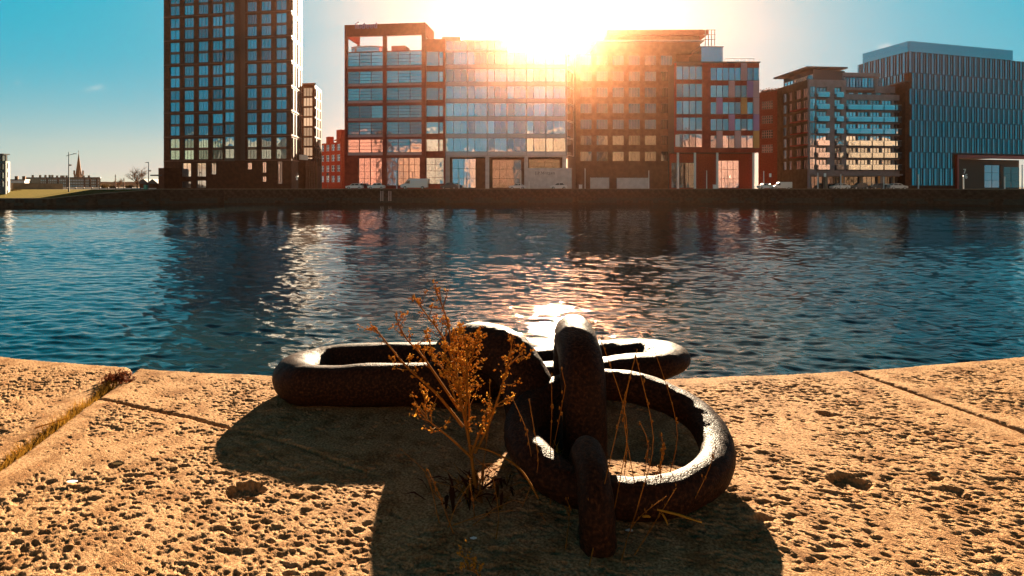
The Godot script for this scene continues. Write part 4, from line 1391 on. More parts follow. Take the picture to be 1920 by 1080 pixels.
	rect(bw, "masonry", fb, 0, fb.length, -0.6, 1.35, -0.5, 0, M.sand_stone)
	for k in 9: rect(bw, "coping", fb, fb.length * k / 9.0 + 0.02, fb.length * (k + 1) / 9.0 - 0.02, 1.35, 1.5, -0.6, 0.1, M.coping)
	var pw := thing("white_parapet", "long low white parapet running from the wall towards the tower", "wall")
	var fq := Fac.new(110, 158, 292, 160)
	rect(pw, "parapet", fq, 0, fq.length, 0, 0.28, -0.3, 0, M.pale_metal)
	for k in 12: rect(pw, "post", fq, fq.length * k / 12.0, fq.length * k / 12.0 + 0.2, 0, 0.5, -0.35, 0.05, M.mullion_dark)
	# low pavilion roofs beside the tower
	var p := thing("pavilion", "low dark pavilion with pitched roofs left of the tower foot", "building")
	var fp := Fac.new(262, 175, 298, 175)
	block(p, "wall", [pl(fp, 0, 0), pl(fp, fp.length, 0), pl(fp, fp.length, -5), pl(fp, 0, -5)], 0, 1.5, M.bronze)
	for k in 2:
		var gr := Geo.new()
		gr.prism(PackedVector2Array([Vector2(-0.3, 1.5), Vector2(3.2, 1.5), Vector2(1.45, 2.9)]), -5.2, 0.2, fp.t * Transform3D(Basis.IDENTITY, Vector3(2.6 * k - 0.3, 0, 0)))
		put(p, "roof", gr.mesh(), M.slate)
	var rec := thing("recycling_bin", "green upright bin standing left of the pavilion", "bin", at(273, 362, 150) * Vector3(1, 0, 1))
	put(rec, "body", box_mesh(Vector3(0.65, 1.1, 0.5)), M.green_paint, Transform3D(Basis.IDENTITY, Vector3(0, 0.55, 0)))
	put(rec, "lid", box_mesh(Vector3(0.72, 0.1, 0.56)), M.slate, Transform3D(Basis.IDENTITY, Vector3(0, 1.15, 0)))
	# bare winter tree and bushes
	bare_tree("bare_tree", "large leafless winter tree left of the dark annex", 257, 352, 178, 311)
	bare_tree("bare_tree", "small thin leafless tree left of the large leafless one", 222, 353, 190, 332)
	var bs := [[197, 353, 175, 1.9, "round dark bush at the right end of the terrace flats"], [242, 353, 170, 1.4, "low dark bush under the large leafless tree"], [27, 366, 140, 1.7, "olive bush beside the grey block"], [212, 353, 168, 1.2, "low brown bush between round bush and small thin tree"]]
	for q in bs: bush(q)
	# tall posts
	lamp_mast("street_mast", "tall grey mast with a cross arm in front of the terrace flats", 129, 362, 139, 285)
	lamp_mast("street_mast", "slim lamp mast with a bent arm between leafless tree and annex", 278.5, 355, 160, 304)
	for q in [[216.5, 327, "thin dark post left of the small leafless tree"], [232.5, 333, "short thin post right of the small leafless tree"]]:
		var m := thing("thin_post", q[2], "post", at(q[0], 352, 165) * Vector3(1, 0, 1))
		var cy := CylinderMesh.new()
		cy.top_radius = 0.07
		cy.bottom_radius = 0.12
		cy.height = hh(q[1], 165)
		put(m, "shaft", cy, M.bronze_pale, Transform3D(Basis.IDENTITY, Vector3(0, cy.height / 2, 0)))
		put(m, "cap", box_mesh(Vector3(0.2, 0.5, 0.2)), M.slate, Transform3D(Basis.IDENTITY, Vector3(0, cy.height - 0.5, 0)))

func lamp_mast(called: String, label: String, px: float, base: float, d: float, top: float) -> void:
	var m := thing(called, label, "lamp post", at(px, base, d) * Vector3(1, 0, 1) + Vector3(0, minf(hh(base, d), 0.0), 0), 0, "tall masts on the left bank")
	var h := hh(top, d) - minf(hh(base, d), 0.0)
	var g := Geo.new()
	g.tube([Vector3.ZERO, Vector3(0, h * 0.5, 0), Vector3(0, h, 0)], [0.14, 0.11, 0.08], 8)
	put(m, "pole", g.mesh(), M.slate)
	var a := Geo.new()
	var big := called == "street_mast" and px < 200
	a.tube([Vector3(-0.6 if big else -0.7, h - 0.95 if big else h - 0.1, 0), Vector3(0.0, h - 0.7 if big else h, 0), Vector3(1.7 if big else 0.0, h - 0.35 if big else h, 0)], [0.05, 0.07, 0.05], 6)
	put(m, "arm", a.mesh(), M.slate)
	put(m, "lantern", box_mesh(Vector3(0.7, 0.12, 0.25)), M.slate, Transform3D(Basis.IDENTITY, Vector3(1.4 if big else -0.5, h - (0.4 if big else 0.1), 0)))
	put(m, "camera_box", box_mesh(Vector3(0.5, 0.3, 0.3)), M.bronze_pale, Transform3D(Basis.IDENTITY, Vector3(0.35, h * 0.68, 0)))

func grow(g: Geo, p: Vector3, dir: Vector3, length: float, r: float, depth: int) -> void:
	var pts := [p]
	var rad := [r]
	var q := p
	var dd := dir
	for k in 3:
		dd = (dd + Vector3(rng.randfn(0, 0.12), rng.randfn(0.03, 0.08), rng.randfn(0, 0.12))).normalized()
		q += dd * length / 3
		pts.append(q)
		rad.append(r * (1.0 - 0.13 * (k + 1)))
	g.tube(pts, rad, 5 if depth > 1 else 3, false)
	if depth == 0: return
	for k in rng.randi_range(3, 4):
		var at_ := rng.randi_range(1, 3)
		var nd := (dd + Vector3(rng.randfn(0, 0.55), rng.randfn(0.1, 0.3), rng.randfn(0, 0.55))).normalized()
		grow(g, pts[at_], nd, length * rng.randf_range(0.62, 0.82), r * 0.58, depth - 1)

func bare_tree(called: String, label: String, px: float, base: float, d: float, top: float) -> void:
	rng.seed = int(px)
	var t := thing(called, label, "tree", at(px, base, d) * Vector3(1, 0, 1), 0, "leafless trees")
	var h := hh(top, d)
	var g := Geo.new()
	g.tube([Vector3(0, -0.2, 0), Vector3(0.1, h * 0.12, 0), Vector3(0.05, h * 0.25, 0)], [h * 0.04, h * 0.032, h * 0.03], 7)
	put(t, "trunk", g.mesh(), M.bare_twig)
	var c := Geo.new()
	for k in 7:
		var an := TAU * k / 7.0
		grow(c, Vector3(0.05, h * (0.16 + 0.015 * k), 0), Vector3(cos(an) * 0.55, 0.9, sin(an) * 0.55).normalized(), h * 0.3, h * 0.016, 4)
	put(t, "crown", c.mesh(), M.bare_twig)

func bush(q: Array) -> void:
	rng.seed = int(q[0]) + 5
	var b := thing("bush", q[4], "bush", at(q[0], q[1], q[2]) * Vector3(1, 0, 1) + Vector3(0, minf(0, hh(q[1], q[2])), 0), 0, "bushes on the left bank")
	var g := Geo.new()
	var r: float = q[3]
	for k in 1500:
		var dir := Vector3(rng.randfn(0, 1), absf(rng.randfn(0, 1)), rng.randfn(0, 1)).normalized()
		var lump := 0.75 + 0.25 * sin(dir.x * 7) * sin(dir.y * 6 + 1) + rng.randf_range(-0.15, 0.1)
		var p := dir * r * lump * Vector3(1.2, 1.0, 1.0) * pow(rng.randf(), 0.25)
		var s1 := Vector3(rng.randfn(0, 1), rng.randfn(0, 1), rng.randfn(0, 1)).normalized() * 0.1
		var s2 := s1.cross(dir).normalized() * 0.07
		g.quad(p - s1, p - s2, p + s1, p + s2, s1.cross(s2).normalized())
	put(b, "foliage", g.mesh(), M.bush)
	var st := Geo.new()
	for k in 5: st.tube([Vector3(0.05 * k - 0.1, -0.1, 0), Vector3(rng.randfn(0, 0.4), r * 0.7, rng.randfn(0, 0.3))], [0.06, 0.02], 5, false)
	put(b, "stems", st.mesh(), M.bare_twig)

# ---------------------------------------------------------------- street things
func wheel(parent: Node, p: Vector3, r: float) -> void:
	var t := CylinderMesh.new()
	t.top_radius = r
	t.bottom_radius = r
	t.height = 0.22
	t.radial_segments = 20
	var o := put(parent, "wheel", t, M.tyre, Transform3D(Basis.from_euler(Vector3(PI / 2, 0, 0)), p))
	var c := CylinderMesh.new()
	c.top_radius = r * 0.62
	c.bottom_radius = r * 0.62
	c.height = 0.25
	c.radial_segments = 14
	put(o, "rim", c, M.rim)

func car(label: String, px: float, d: float, paint: String, tall := 1.0, flip := 1.0) -> void:
	var o := thing("parked_car", label, "car", Vector3((px - 960.0) / FOC * d, 0.006, -d), 0.0 if flip > 0 else PI, "cars parked along the far quay")
	var id := Transform3D.IDENTITY
	var k := tall
	var body := PackedVector2Array([Vector2(-2.15, 0.32), Vector2(-2.2, 0.62 * k), Vector2(-2.05, 0.8 * k), Vector2(-1.1, 0.95 * k), Vector2(1.55, 1.0 * k), Vector2(2.1, 0.92 * k), Vector2(2.2, 0.6 * k), Vector2(2.12, 0.3), Vector2(1.75, 0.26)])
	for s in 7: body.append(Vector2(1.36 + 0.38 * cos(PI * s / 6.0), 0.28 + 0.38 * sin(PI * s / 6.0)))
	for s in 7: body.append(Vector2(-1.36 + 0.38 * cos(PI * s / 6.0), 0.28 + 0.38 * sin(PI * s / 6.0)))
	var g := Geo.new()
	g.prism(body, -0.86, 0.86, id)
	put(o, "body", g.mesh(), M[paint])
	var cab := PackedVector2Array([Vector2(-1.1, 0.94 * k), Vector2(-0.42, 1.38 * k), Vector2(0.95, 1.42 * k), Vector2(1.75, 0.98 * k)])
	var g2 := Geo.new()
	g2.prism(cab, -0.74, 0.74, id)
	put(o, "windows", g2.mesh(), M.car_glass)
	var g3 := Geo.new()
	g3.prism(PackedVector2Array([Vector2(-0.5, 1.36 * k), Vector2(-0.3, 1.45 * k), Vector2(0.85, 1.48 * k), Vector2(1.05, 1.4 * k)]), -0.76, 0.76, id)
	for x in [-0.98, 0.22, 1.5]:
		g3.box(Transform3D(Basis.from_euler(Vector3(0, 0, -0.85 if x < -0.5 else (0.9 if x > 1 else 0.0))), Vector3(x + (0.22 if x < -0.5 else (-0.2 if x > 1 else 0.0)), 1.17 * k, 0)), Vector3(0.09, 0.5 * k, 1.53))
	put(o, "roof", g3.mesh(), M[paint])
	for x in [-1.36, 1.36]:
		for z in [-0.78, 0.78]: wheel(o, Vector3(x, 0.32, z), 0.32)
	for z in [-0.6, 0.6]:
		put(o, "headlight", box_mesh(Vector3(0.1, 0.14, 0.34)), M.lamp_glass, Transform3D(Basis.IDENTITY, Vector3(-2.16, 0.68 * k, z)))
		put(o, "tail_light", box_mesh(Vector3(0.1, 0.16, 0.3)), M.car_red, Transform3D(Basis.IDENTITY, Vector3(2.14, 0.78 * k, z)))

func van(label: String, px: float, d: float, paint: String, sc := 1.0) -> void:
	var o := thing("delivery_van", label, "van", Vector3((px - 960.0) / FOC * d, 0.006, -d), 0.0, "vans parked along the far quay")
	o.scale = Vector3.ONE * sc
	var body := PackedVector2Array([Vector2(-3.2, 0.42), Vector2(-3.3, 0.9), Vector2(-3.15, 1.15), Vector2(-2.35, 1.35), Vector2(-1.5, 2.35), Vector2(-1.1, 2.55), Vector2(3.2, 2.6), Vector2(3.3, 2.4), Vector2(3.3, 0.45), Vector2(2.6, 0.4)])
	for s in 7: body.append(Vector2(2.1 + 0.42 * cos(PI * s / 6.0), 0.38 + 0.42 * sin(PI * s / 6.0)))
	for s in 7: body.append(Vector2(-2.2 + 0.42 * cos(PI * s / 6.0), 0.38 + 0.42 * sin(PI * s / 6.0)))
	var g := Geo.new()
	g.prism(body, -1.0, 1.0, Transform3D.IDENTITY)
	put(o, "body", g.mesh(), M[paint])
	var w := Geo.new()
	w.prism(PackedVector2Array([Vector2(-2.2, 1.4), Vector2(-1.5, 2.15), Vector2(-0.95, 2.15), Vector2(-0.95, 1.4)]), -1.02, 1.02, Transform3D.IDENTITY)
	put(o, "side_window", w.mesh(), M.car_glass)
	var ws := Geo.new()
	ws.quad(Vector3(-2.33, 1.4, -0.85), Vector3(-2.33, 1.4, 0.85), Vector3(-1.56, 2.3, 0.85), Vector3(-1.56, 2.3, -0.85), Vector3(-0.76, 0.65, 0))
	put(o, "windscreen", ws.mesh(), M.car_glass, Transform3D(Basis.IDENTITY, Vector3(-0.03, 0.02, 0)))
	for x in [-2.2, 2.1]:
		for z in [-0.92, 0.92]: wheel(o, Vector3(x, 0.36, z), 0.36)
	for z in [-0.75, 0.75]: put(o, "headlight", box_mesh(Vector3(0.12, 0.2, 0.34)), M.lamp_glass, Transform3D(Basis.IDENTITY, Vector3(-3.24, 0.95, z)))

func build_street() -> void:
	car("silver car at the left end of the parked row, below the framed office", 665, 157, "car_white")
	car("white hatchback second in the row, left of the white van", 706, 157, "car_white", 1.08)
	van("long white van parked before the framed office", 777, 157, "car_white", 1.05)
	car("dark estate car parked just right of the white van", 842, 157, "car_dark", 1.15)
	car("pale silver car left of the bank name wall", 970, 156, "car_white")
	car("dark low car with its nose against the name wall", 1003, 157.5, "car_dark", 1.0, -1)
	car("silver car parked in front of the name wall", 1047, 153.5, "car_white", 1.1)
	van("silver van below the gap beside the corner apartments", 1466, 157, "car_silver", 0.72)
	car("white car nose just right of the fourth white column", 1437, 158, "car_white", 1.0, -1)
	car("grey car below the middle of the corner apartments", 1575, 150, "car_silver")
	car("dark car below the right half of the corner apartments", 1612, 151, "car_dark", 1.1)
	car("dark car second from the party wall", 1648, 150, "car_dark")
	car("pale blue-grey car beside the dark party wall", 1682, 148, "car_silver", 1.0, -1)
	# white quayside poles
	var poles := [[744, 322, "framed office and white van"], [860.5, 319, "left columns of the glass office"], [976.5, 321, "left end of the name wall"], [992, 340, ""], [1097, 317, "short hoarding"], [1216.5, 321, "right end of the long hoarding"], [1325, 321, "second and third tall columns"], [1432, 322, "fourth tall column"], [1533.5, 325, ""], [1576.5, 328, ""], [1657, 332, ""], [1722, 328, ""], [1807, 330, ""], [1884, 332, ""], [1916.5, 311, ""]]
	var says := ["slim white quay pole left of the white van's nose", "slim white quay pole before the left columns of the glass office", "slim white quay pole at the left end of the name wall", "short white pole right behind the pale silver car", "slim white quay pole left of the short hoarding", "slim white quay pole at the right end of the long hoarding", "slim white quay pole between second and third tall white columns", "slim white quay pole right of the fourth tall white column", "slim pale pole left below the corner apartments", "slim pale pole below the middle of the corner apartments", "slim pale pole with a side arm below the apartments' right end", "slim pole just right of the dark party wall", "slim pole inside the left jamb of the red portal", "slim pole beside the portal's second door", "slim pole nearest the right edge of the picture"]
	for k in poles.size():
		var d := 151.5
		if poles[k][0] > 1690: d = 143.0 - (poles[k][0] - 1690) * 0.035
		elif poles[k][0] > 1500: d = 149.0
		var p := thing("quay_pole", says[k], "pole", Vector3((poles[k][0] - 960.0) / FOC * d, 0, -d), 0, "slim poles along the far quay")
		var h := hh(poles[k][1], d)
		var cy := CylinderMesh.new()
		cy.top_radius = 0.1
		cy.bottom_radius = 0.13
		cy.height = h
		cy.radial_segments = 10
		put(p, "shaft", cy, M.white_paint, Transform3D(Basis.IDENTITY, Vector3(0, h / 2, 0)))
		var hd := CylinderMesh.new()
		hd.top_radius = 0.06
		hd.bottom_radius = 0.16
		hd.height = 0.25
		put(p, "cap", hd, M.pale_metal, Transform3D(Basis.IDENTITY, Vector3(0, h + 0.1, 0)))
		put(p, "base_plate", box_mesh(Vector3(0.4, 0.08, 0.4)), M.pale_metal, Transform3D(Basis.IDENTITY, Vector3(0, 0.04, 0)))
		if poles[k][0] == 1657: put(p, "arm", box_mesh(Vector3(1.7, 0.16, 0.12)), M.white_paint, Transform3D(Basis.IDENTITY, Vector3(1.0, h * 0.42, 0)))
	# parking signs
	for q in [[557, "round white parking sign on a post right of the tall tower's door"], [614.5, "round white parking sign on a post below the red terrace"], [1444, "small white notice on a post left of the silver van"], [1546.5, "small sign on a post left below the corner apartments"]]:
		var d := 151.0 if q[0] < 1500 else 149.0
		var s := thing("street_sign", q[1], "sign", Vector3((q[0] - 960.0) / FOC * d, 0, -d), 0, "street signs on the far quay")
		var cy := CylinderMesh.new()
		cy.top_radius = 0.05
		cy.bottom_radius = 0.05
		cy.height = 4.0
		put(s, "post", cy, M.slate, Transform3D(Basis.IDENTITY, Vector3(0, 2.0, 0)))
		if q[0] < 700:
			put(s, "plate", box_mesh(Vector3(0.5, 0.6, 0.06)), M.slate, Transform3D(Basis.IDENTITY, Vector3(0, 3.75, 0.09)))
			var disc := CylinderMesh.new()
			disc.top_radius = 0.3
			disc.bottom_radius = 0.3
			disc.height = 0.06
			var o := put(s, "disc", disc, M.white_paint, Transform3D(Basis.from_euler(Vector3(PI / 2, 0, 0)), Vector3(0, 3.05, 0.1)))
			put(o, "mark", box_mesh(Vector3(0.16, 0.08, 0.2)), M.slate)
			put(s, "lower_plate", box_mesh(Vector3(0.4, 0.4, 0.06)), M.white_paint, Transform3D(Basis.IDENTITY, Vector3(0, 2.5, 0.09)))
		else:
			put(s, "plate", box_mesh(Vector3(0.55, 0.9, 0.06)), M.white_paint, Transform3D(Basis.IDENTITY, Vector3(0, 3.5, 0.09)))
	# two small cabinets
	for q in [[1088.5, "white utility cabinet between name wall and short hoarding"], [1340, "white utility cabinet at the foot of the third tall column"]]:
		var c := thing("utility_cabinet", q[1], "cabinet", Vector3((q[0] - 960.0) / FOC * 152.5, 0, -152.5), 0, "white cabinets on the far quay")
		put(c, "body", box_mesh(Vector3(0.8, 1.1, 0.5)), M.white_paint, Transform3D(Basis.IDENTITY, Vector3(0, 0.55, 0)))
		put(c, "lid", box_mesh(Vector3(0.9, 0.1, 0.6)), M.pale_metal, Transform3D(Basis.IDENTITY, Vector3(0, 1.15, 0)))

# ---------------------------------------------------------------- the sunlit bank behind the viewer, seen mirrored in the far windows
func build_near_bank() -> void:
	var specs := [[-235, 60, 31, "bank_cream"], [-172, 52, 36, "bank_pink"], [-116, 48, 27, "bank_cream"], [-64, 46, 33, "bank_grey"], [-14, 40, 24, "bank_pink"], [30, 50, 35, "bank_cream"], [84, 52, 38, "bank_cream"], [140, 56, 34, "bank_grey"], [200, 60, 37, "bank_cream"], [262, 60, 33, "bank_pink"], [326, 60, 36, "bank_cream"], [392, 62, 39, "bank_cream"], [458, 60, 35, "bank_pink"], [-300, 60, 35, "bank_pink"], [-365, 62, 38, "bank_cream"], [-432, 62, 36, "bank_cream"]]
	var says := ["sand-coloured office right of the three leftmost behind the viewer", "tall pink stone block fifth from the left end behind the viewer", "low sand-coloured block sixth from the left end behind the viewer", "grey stone block seventh from the left end behind the viewer", "lowest pink stone block behind the viewer", "sand-coloured block right after the lowest pink one behind the viewer", "tallest sand-coloured block behind the viewer", "grey stone block right of the tallest block behind the viewer", "sand-coloured block fifth from the right end behind the viewer", "pink stone block left of the three rightmost behind the viewer", "cream block third from the right end behind the viewer", "cream block next to the right end behind the viewer", "pink stone block at the right end behind the viewer", "pink stone block third from the left end behind the viewer", "cream block next to the left end behind the viewer", "cream block at the left end behind the viewer"]
	var pane := BoxMesh.new()
	pane.size = Vector3(3.4, 2.2, 0.1)
	for k in specs.size():
		var q: Array = specs[k]
		var b := thing("north_bank_building", says[k], "building", Vector3(q[0], 0, 82), 0, "buildings on the bank behind the viewer")
		var w: float = q[1] - 7.0
		var g := Geo.new()
		g.bx(-w / 2, w / 2, 0, q[2], 0, 18)
		put(b, "wall", g.mesh(), M[q[3]])
		var n := int(w / 5.2)
		for r in int(q[2] / 4.2):
			for c in n: put(b, "window", pane, M.glass_dark, Transform3D(Basis.IDENTITY, Vector3((c - (n - 1) / 2.0) * w / n, 2.2 + r * 4.0, -0.02)))
		put(b, "roof", box_mesh(Vector3(w + 0.8, 0.6, 18.8)), M.slate, Transform3D(Basis.IDENTITY, Vector3(0, q[2] + 0.3, 9)))
	var land := Geo.new()
	land.quad(Vector3(-480, -0.012, 0.4), Vector3(-60, -0.012, 0.4), Vector3(-60, -0.012, 110), Vector3(-480, -0.012, 110), Vector3.UP)
	land.quad(Vector3(60, -0.012, 0.4), Vector3(500, -0.012, 0.4), Vector3(500, -0.012, 110), Vector3(60, -0.012, 110), Vector3.UP)
	land.quad(Vector3(-60, -0.012, 70), Vector3(60, -0.012, 70), Vector3(60, -0.012, 110), Vector3(-60, -0.012, 110), Vector3.UP)
	setting("north_bank_pavement", land.mesh(), M.paving)

# ---------------------------------------------------------------- mooring ironwork
# sweep of a rounded bar along a path; closed paths make links, open ones staples
func iron_bar(pts: Array, closed: bool, rx: float, ry: float, side_up: Vector3, sd: int, pitted := 0.003, swell := 0.0) -> Mesh:
	var g := Geo.new()
	var nz := noise(sd, 16.0, 3)
	var dent := noise(sd + 1, 5.0)
	var m := pts.size()
	var sides := 40
	for k in m:
		var a: Vector3 = pts[(k - 1 + m) % m] if closed else pts[maxi(k - 1, 0)]
		var b: Vector3 = pts[(k + 1) % m] if closed else pts[mini(k + 1, m - 1)]
		var dir := (b - a).normalized()
		var s := side_up.cross(dir).normalized()
		var w := dir.cross(s).normalized()
		var fat := 1.0 + swell * pow(absf(cos(TAU * k / m)), 3.0)
		for q in sides:
			var an := TAU * q / sides
			var c := cos(an)
			var t := sin(an)
			# a slightly squared round section
			var f := pow(pow(absf(c), 2.15) + pow(absf(t), 2.15), -1.0 / 2.15)
			var p: Vector3 = pts[k] + (s * c * rx * fat + w * t * ry) * f
			var nn := (s * c + w * t).normalized()
			var flake := nz.get_noise_3dv(p)
			p += nn * (pitted * flake - 0.0022 * smoothstep(0.12, 0.3, flake) + 0.005 * dent.get_noise_3dv(p))
			g.v.append(p)
	var segs := m if closed else m - 1
	for k in segs:
		var k2 := (k + 1) % m
		for q in sides:
			var q2 := (q + 1) % sides
			var a := k * sides + q
			var b := k * sides + q2
			var c2 := k2 * sides + q
			var d := k2 * sides + q2
			g.i.append_array(PackedInt32Array([a, c2, b, b, c2, d]))
	g.smooth()
	# make sure the skin faces outwards
	var test: float = (g.v[0] - pts[0]).dot(g.n[0])
	if test < 0:
		for k in range(0, g.i.size(), 3):
			var sw := g.i[k + 1]
			g.i[k + 1] = g.i[k + 2]
			g.i[k + 2] = sw
		g.smooth()
	return g.mesh()

func stadium(half_len: float, half_wid: float, n: int) -> Array:
	# centre line of an oblong link in the x, z plane
	var out := []
	var st := maxf(half_len - half_wid, 0.0001)
	for k in n:
		var an := TAU * k / n
		var p := Vector3(cos(an) * half_wid, 0, sin(an) * half_wid)
		p.x += st * clampf(cos(an) * 2.2, -1, 1)
		out.append(p)
	return out

func spline(ctrl: Array, per: int) -> Array:
	var c := Curve3D.new()
	for k in ctrl.size():
		var a: Vector3 = ctrl[maxi(k - 1, 0)]
		var b: Vector3 = ctrl[mini(k + 1, ctrl.size() - 1)]
		var tan := (b - a) / 6.0
		c.add_point(ctrl[k], -tan, tan)
	var out := []
	var n := per * (ctrl.size() - 1)
	var len := c.get_baked_length()
	for k in n + 1: out.append(c.sample_baked(len * k / n, true))
	return out

func put_link(called: String, label: String, centre: Vector3, half_len: float, half_wid: float, rx: float, ry: float, rot: Vector3, sd: int, group: String, swell := 0.0) -> void:
	var pts := stadium(half_len, half_wid, 120)
	var o := put(self, called, iron_bar(pts, true, rx, ry, Vector3.UP, sd, 0.003, swell), M.iron, Transform3D(Basis.from_euler(rot), centre))
	tag(o, label, "chain link", group)

func mooring_iron() -> void:
	# long flat link on the left
	put_link("chain_link", "long flat iron chain link lying on the quay edge, left", Vector3(-0.36, 0.067, -1.905), 0.315, 0.128, 0.052, 0.06, Vector3(0, deg_to_rad(-2.0), deg_to_rad(1.6)), 400, "heavy mooring chain links", 0.4)
	# its twin behind the upright staple on the right
	put_link("chain_link", "flat iron chain link half hidden behind the upright staple, right", Vector3(0.22, 0.076, -1.945), 0.275, 0.09, 0.062, 0.043, Vector3(0, deg_to_rad(4.0), deg_to_rad(4.2)), 410, "heavy mooring chain links", 0.35)
	# round ring in front on the right, tilted up at the back
	var r := 0.222
	var pts := []
	for k in 120:
		var an := TAU * k / 120.0
		pts.append(Vector3(cos(an) * r, 0, sin(an) * r))
	var o := put(self, "mooring_ring", iron_bar(pts, true, 0.04, 0.039, Vector3.UP, 420), M.iron, Transform3D(Basis.from_euler(Vector3(deg_to_rad(10.5), 0, deg_to_rad(-1.0))), Vector3(0.243, 0.079, -1.405)))
	tag(o, "big round iron mooring ring lying tilted on the stone, right", "ring")
	# staple over the end of the left link
	var c1 := [at(843, 800, 1.85), at(845, 712, 1.84), at(852, 672, 1.82), at(878, 654, 1.78), at(915, 650, 1.73), at(955, 672, 1.67), at(988, 728, 1.6), at(1006, 815, 1.53), at(1010, 900, 1.51)]
	var s1 := put(self, "iron_staple", iron_bar(spline(c1, 12), false, 0.068, 0.07, Vector3(0.6, 0.1, 0.8), 430), M.iron)
	tag(s1, "arched iron staple holding the end of the left chain link", "staple", "iron staples set in the quay")
	# upright staple seen edge-on
	var c2 := [Vector3(0.178, -0.05, -1.80), Vector3(0.176, 0.12, -1.78), Vector3(0.172, 0.215, -1.72), Vector3(0.17, 0.238, -1.62), Vector3(0.170, 0.21, -1.51), Vector3(0.172, 0.12, -1.455), Vector3(0.174, -0.05, -1.44)]
	var s2 := put(self, "iron_staple", iron_bar(spline(c2, 12), false, 0.064, 0.055, Vector3.RIGHT, 440), M.iron)
	tag(s2, "tallest iron staple, upright and seen edge-on, in the middle", "staple", "iron staples set in the quay")
	# low staple nearest the viewer
	var c3 := [Vector3(0.152, -0.05, -1.30), Vector3(0.154, 0.055, -1.285), Vector3(0.155, 0.098, -1.22), Vector3(0.156, 0.06, -1.12), Vector3(0.157, -0.05, -1.10)]
	var s3 := put(self, "iron_staple", iron_bar(spline(c3, 12), false, 0.043, 0.036, Vector3.RIGHT, 450), M.iron)
	tag(s3, "low rounded iron staple nearest the viewer, over the round ring", "staple", "iron staples set in the quay")

# ---------------------------------------------------------------- dried weeds
func seed_cluster(g: Geo, p: Vector3, dir: Vector3, size: float, n: int) -> void:
	for k in n:
		var q := p + dir * rng.randf_range(-size, size) * 1.1 + Vector3(rng.randfn(0, size * 0.5), rng.randfn(0, size * 0.45), rng.randfn(0, size * 0.5))
		var st := Vector3(rng.randfn(0, 1), rng.randfn(0.6, 0.8), rng.randfn(0, 1)).normalized() * rng.randf_range(0.2, 1.0)
		g.blob(q, rng.randf_range(0.001, 0.0027), st)
		if rng.randf() < 0.45:
			var s1 := Vector3(rng.randfn(0, 1), rng.randfn(0, 1), rng.randfn(0, 1)).normalized() * rng.randf_range(0.002, 0.005)
			var s2 := s1.cross(Vector3(rng.randfn(0, 1), 1, rng.randfn(0, 1))).normalized() * rng.randf_range(0.001, 0.0025)
			g.quad(q - s1, q - s2, q + s1, q + s2, s1.cross(s2).normalized())

func weed_stem(parent: Node, seeds: Geo, pts: Array, r0: float, bare: float, dens: float) -> void:
	# one stem with short twigs that carry seed heads along its upper part
	var path := spline(pts, 8)
	var g := Geo.new()
	var rad := []
	for k in path.size(): rad.append(lerpf(r0, r0 * 0.35, float(k) / path.size()))
	g.tube(path, rad, 6)
	var n := path.size()
	for k in range(int(n * bare), n):
		var t := float(k) / n
		for q in (1 if rng.randf() < 0.35 + 0.25 * dens else 0) + (1 if dens > 1.5 and rng.randf() < 0.4 else 0):
			var dir: Vector3 = (path[mini(k + 1, n - 1)] - path[maxi(k - 1, 0)]).normalized()
			var out := (dir * 0.9 + Vector3(rng.randfn(0, 0.8), rng.randfn(0.2, 0.5), rng.randfn(0, 0.8))).normalized()
			var length := rng.randf_range(0.012, 0.042) * (1.25 - 0.6 * t)
			var a: Vector3 = path[k]
			var b := a + out * length * 0.6
			var c := a + out * length + Vector3(0, length * 0.15, 0)
			g.tube([a, b, c], [r0 * 0.35, r0 * 0.28, r0 * 0.18], 4, false)
			seed_cluster(seeds, c, out, rng.randf_range(0.0045, 0.009), rng.randi_range(4, 9))
			if rng.randf() < 0.5: seed_cluster(seeds, b, out, 0.005, 4)
	put(parent, "stem", g.mesh(), M.stem)

func P(px: float, py: float, d: float) -> Vector3:
	return at(px, py, d)

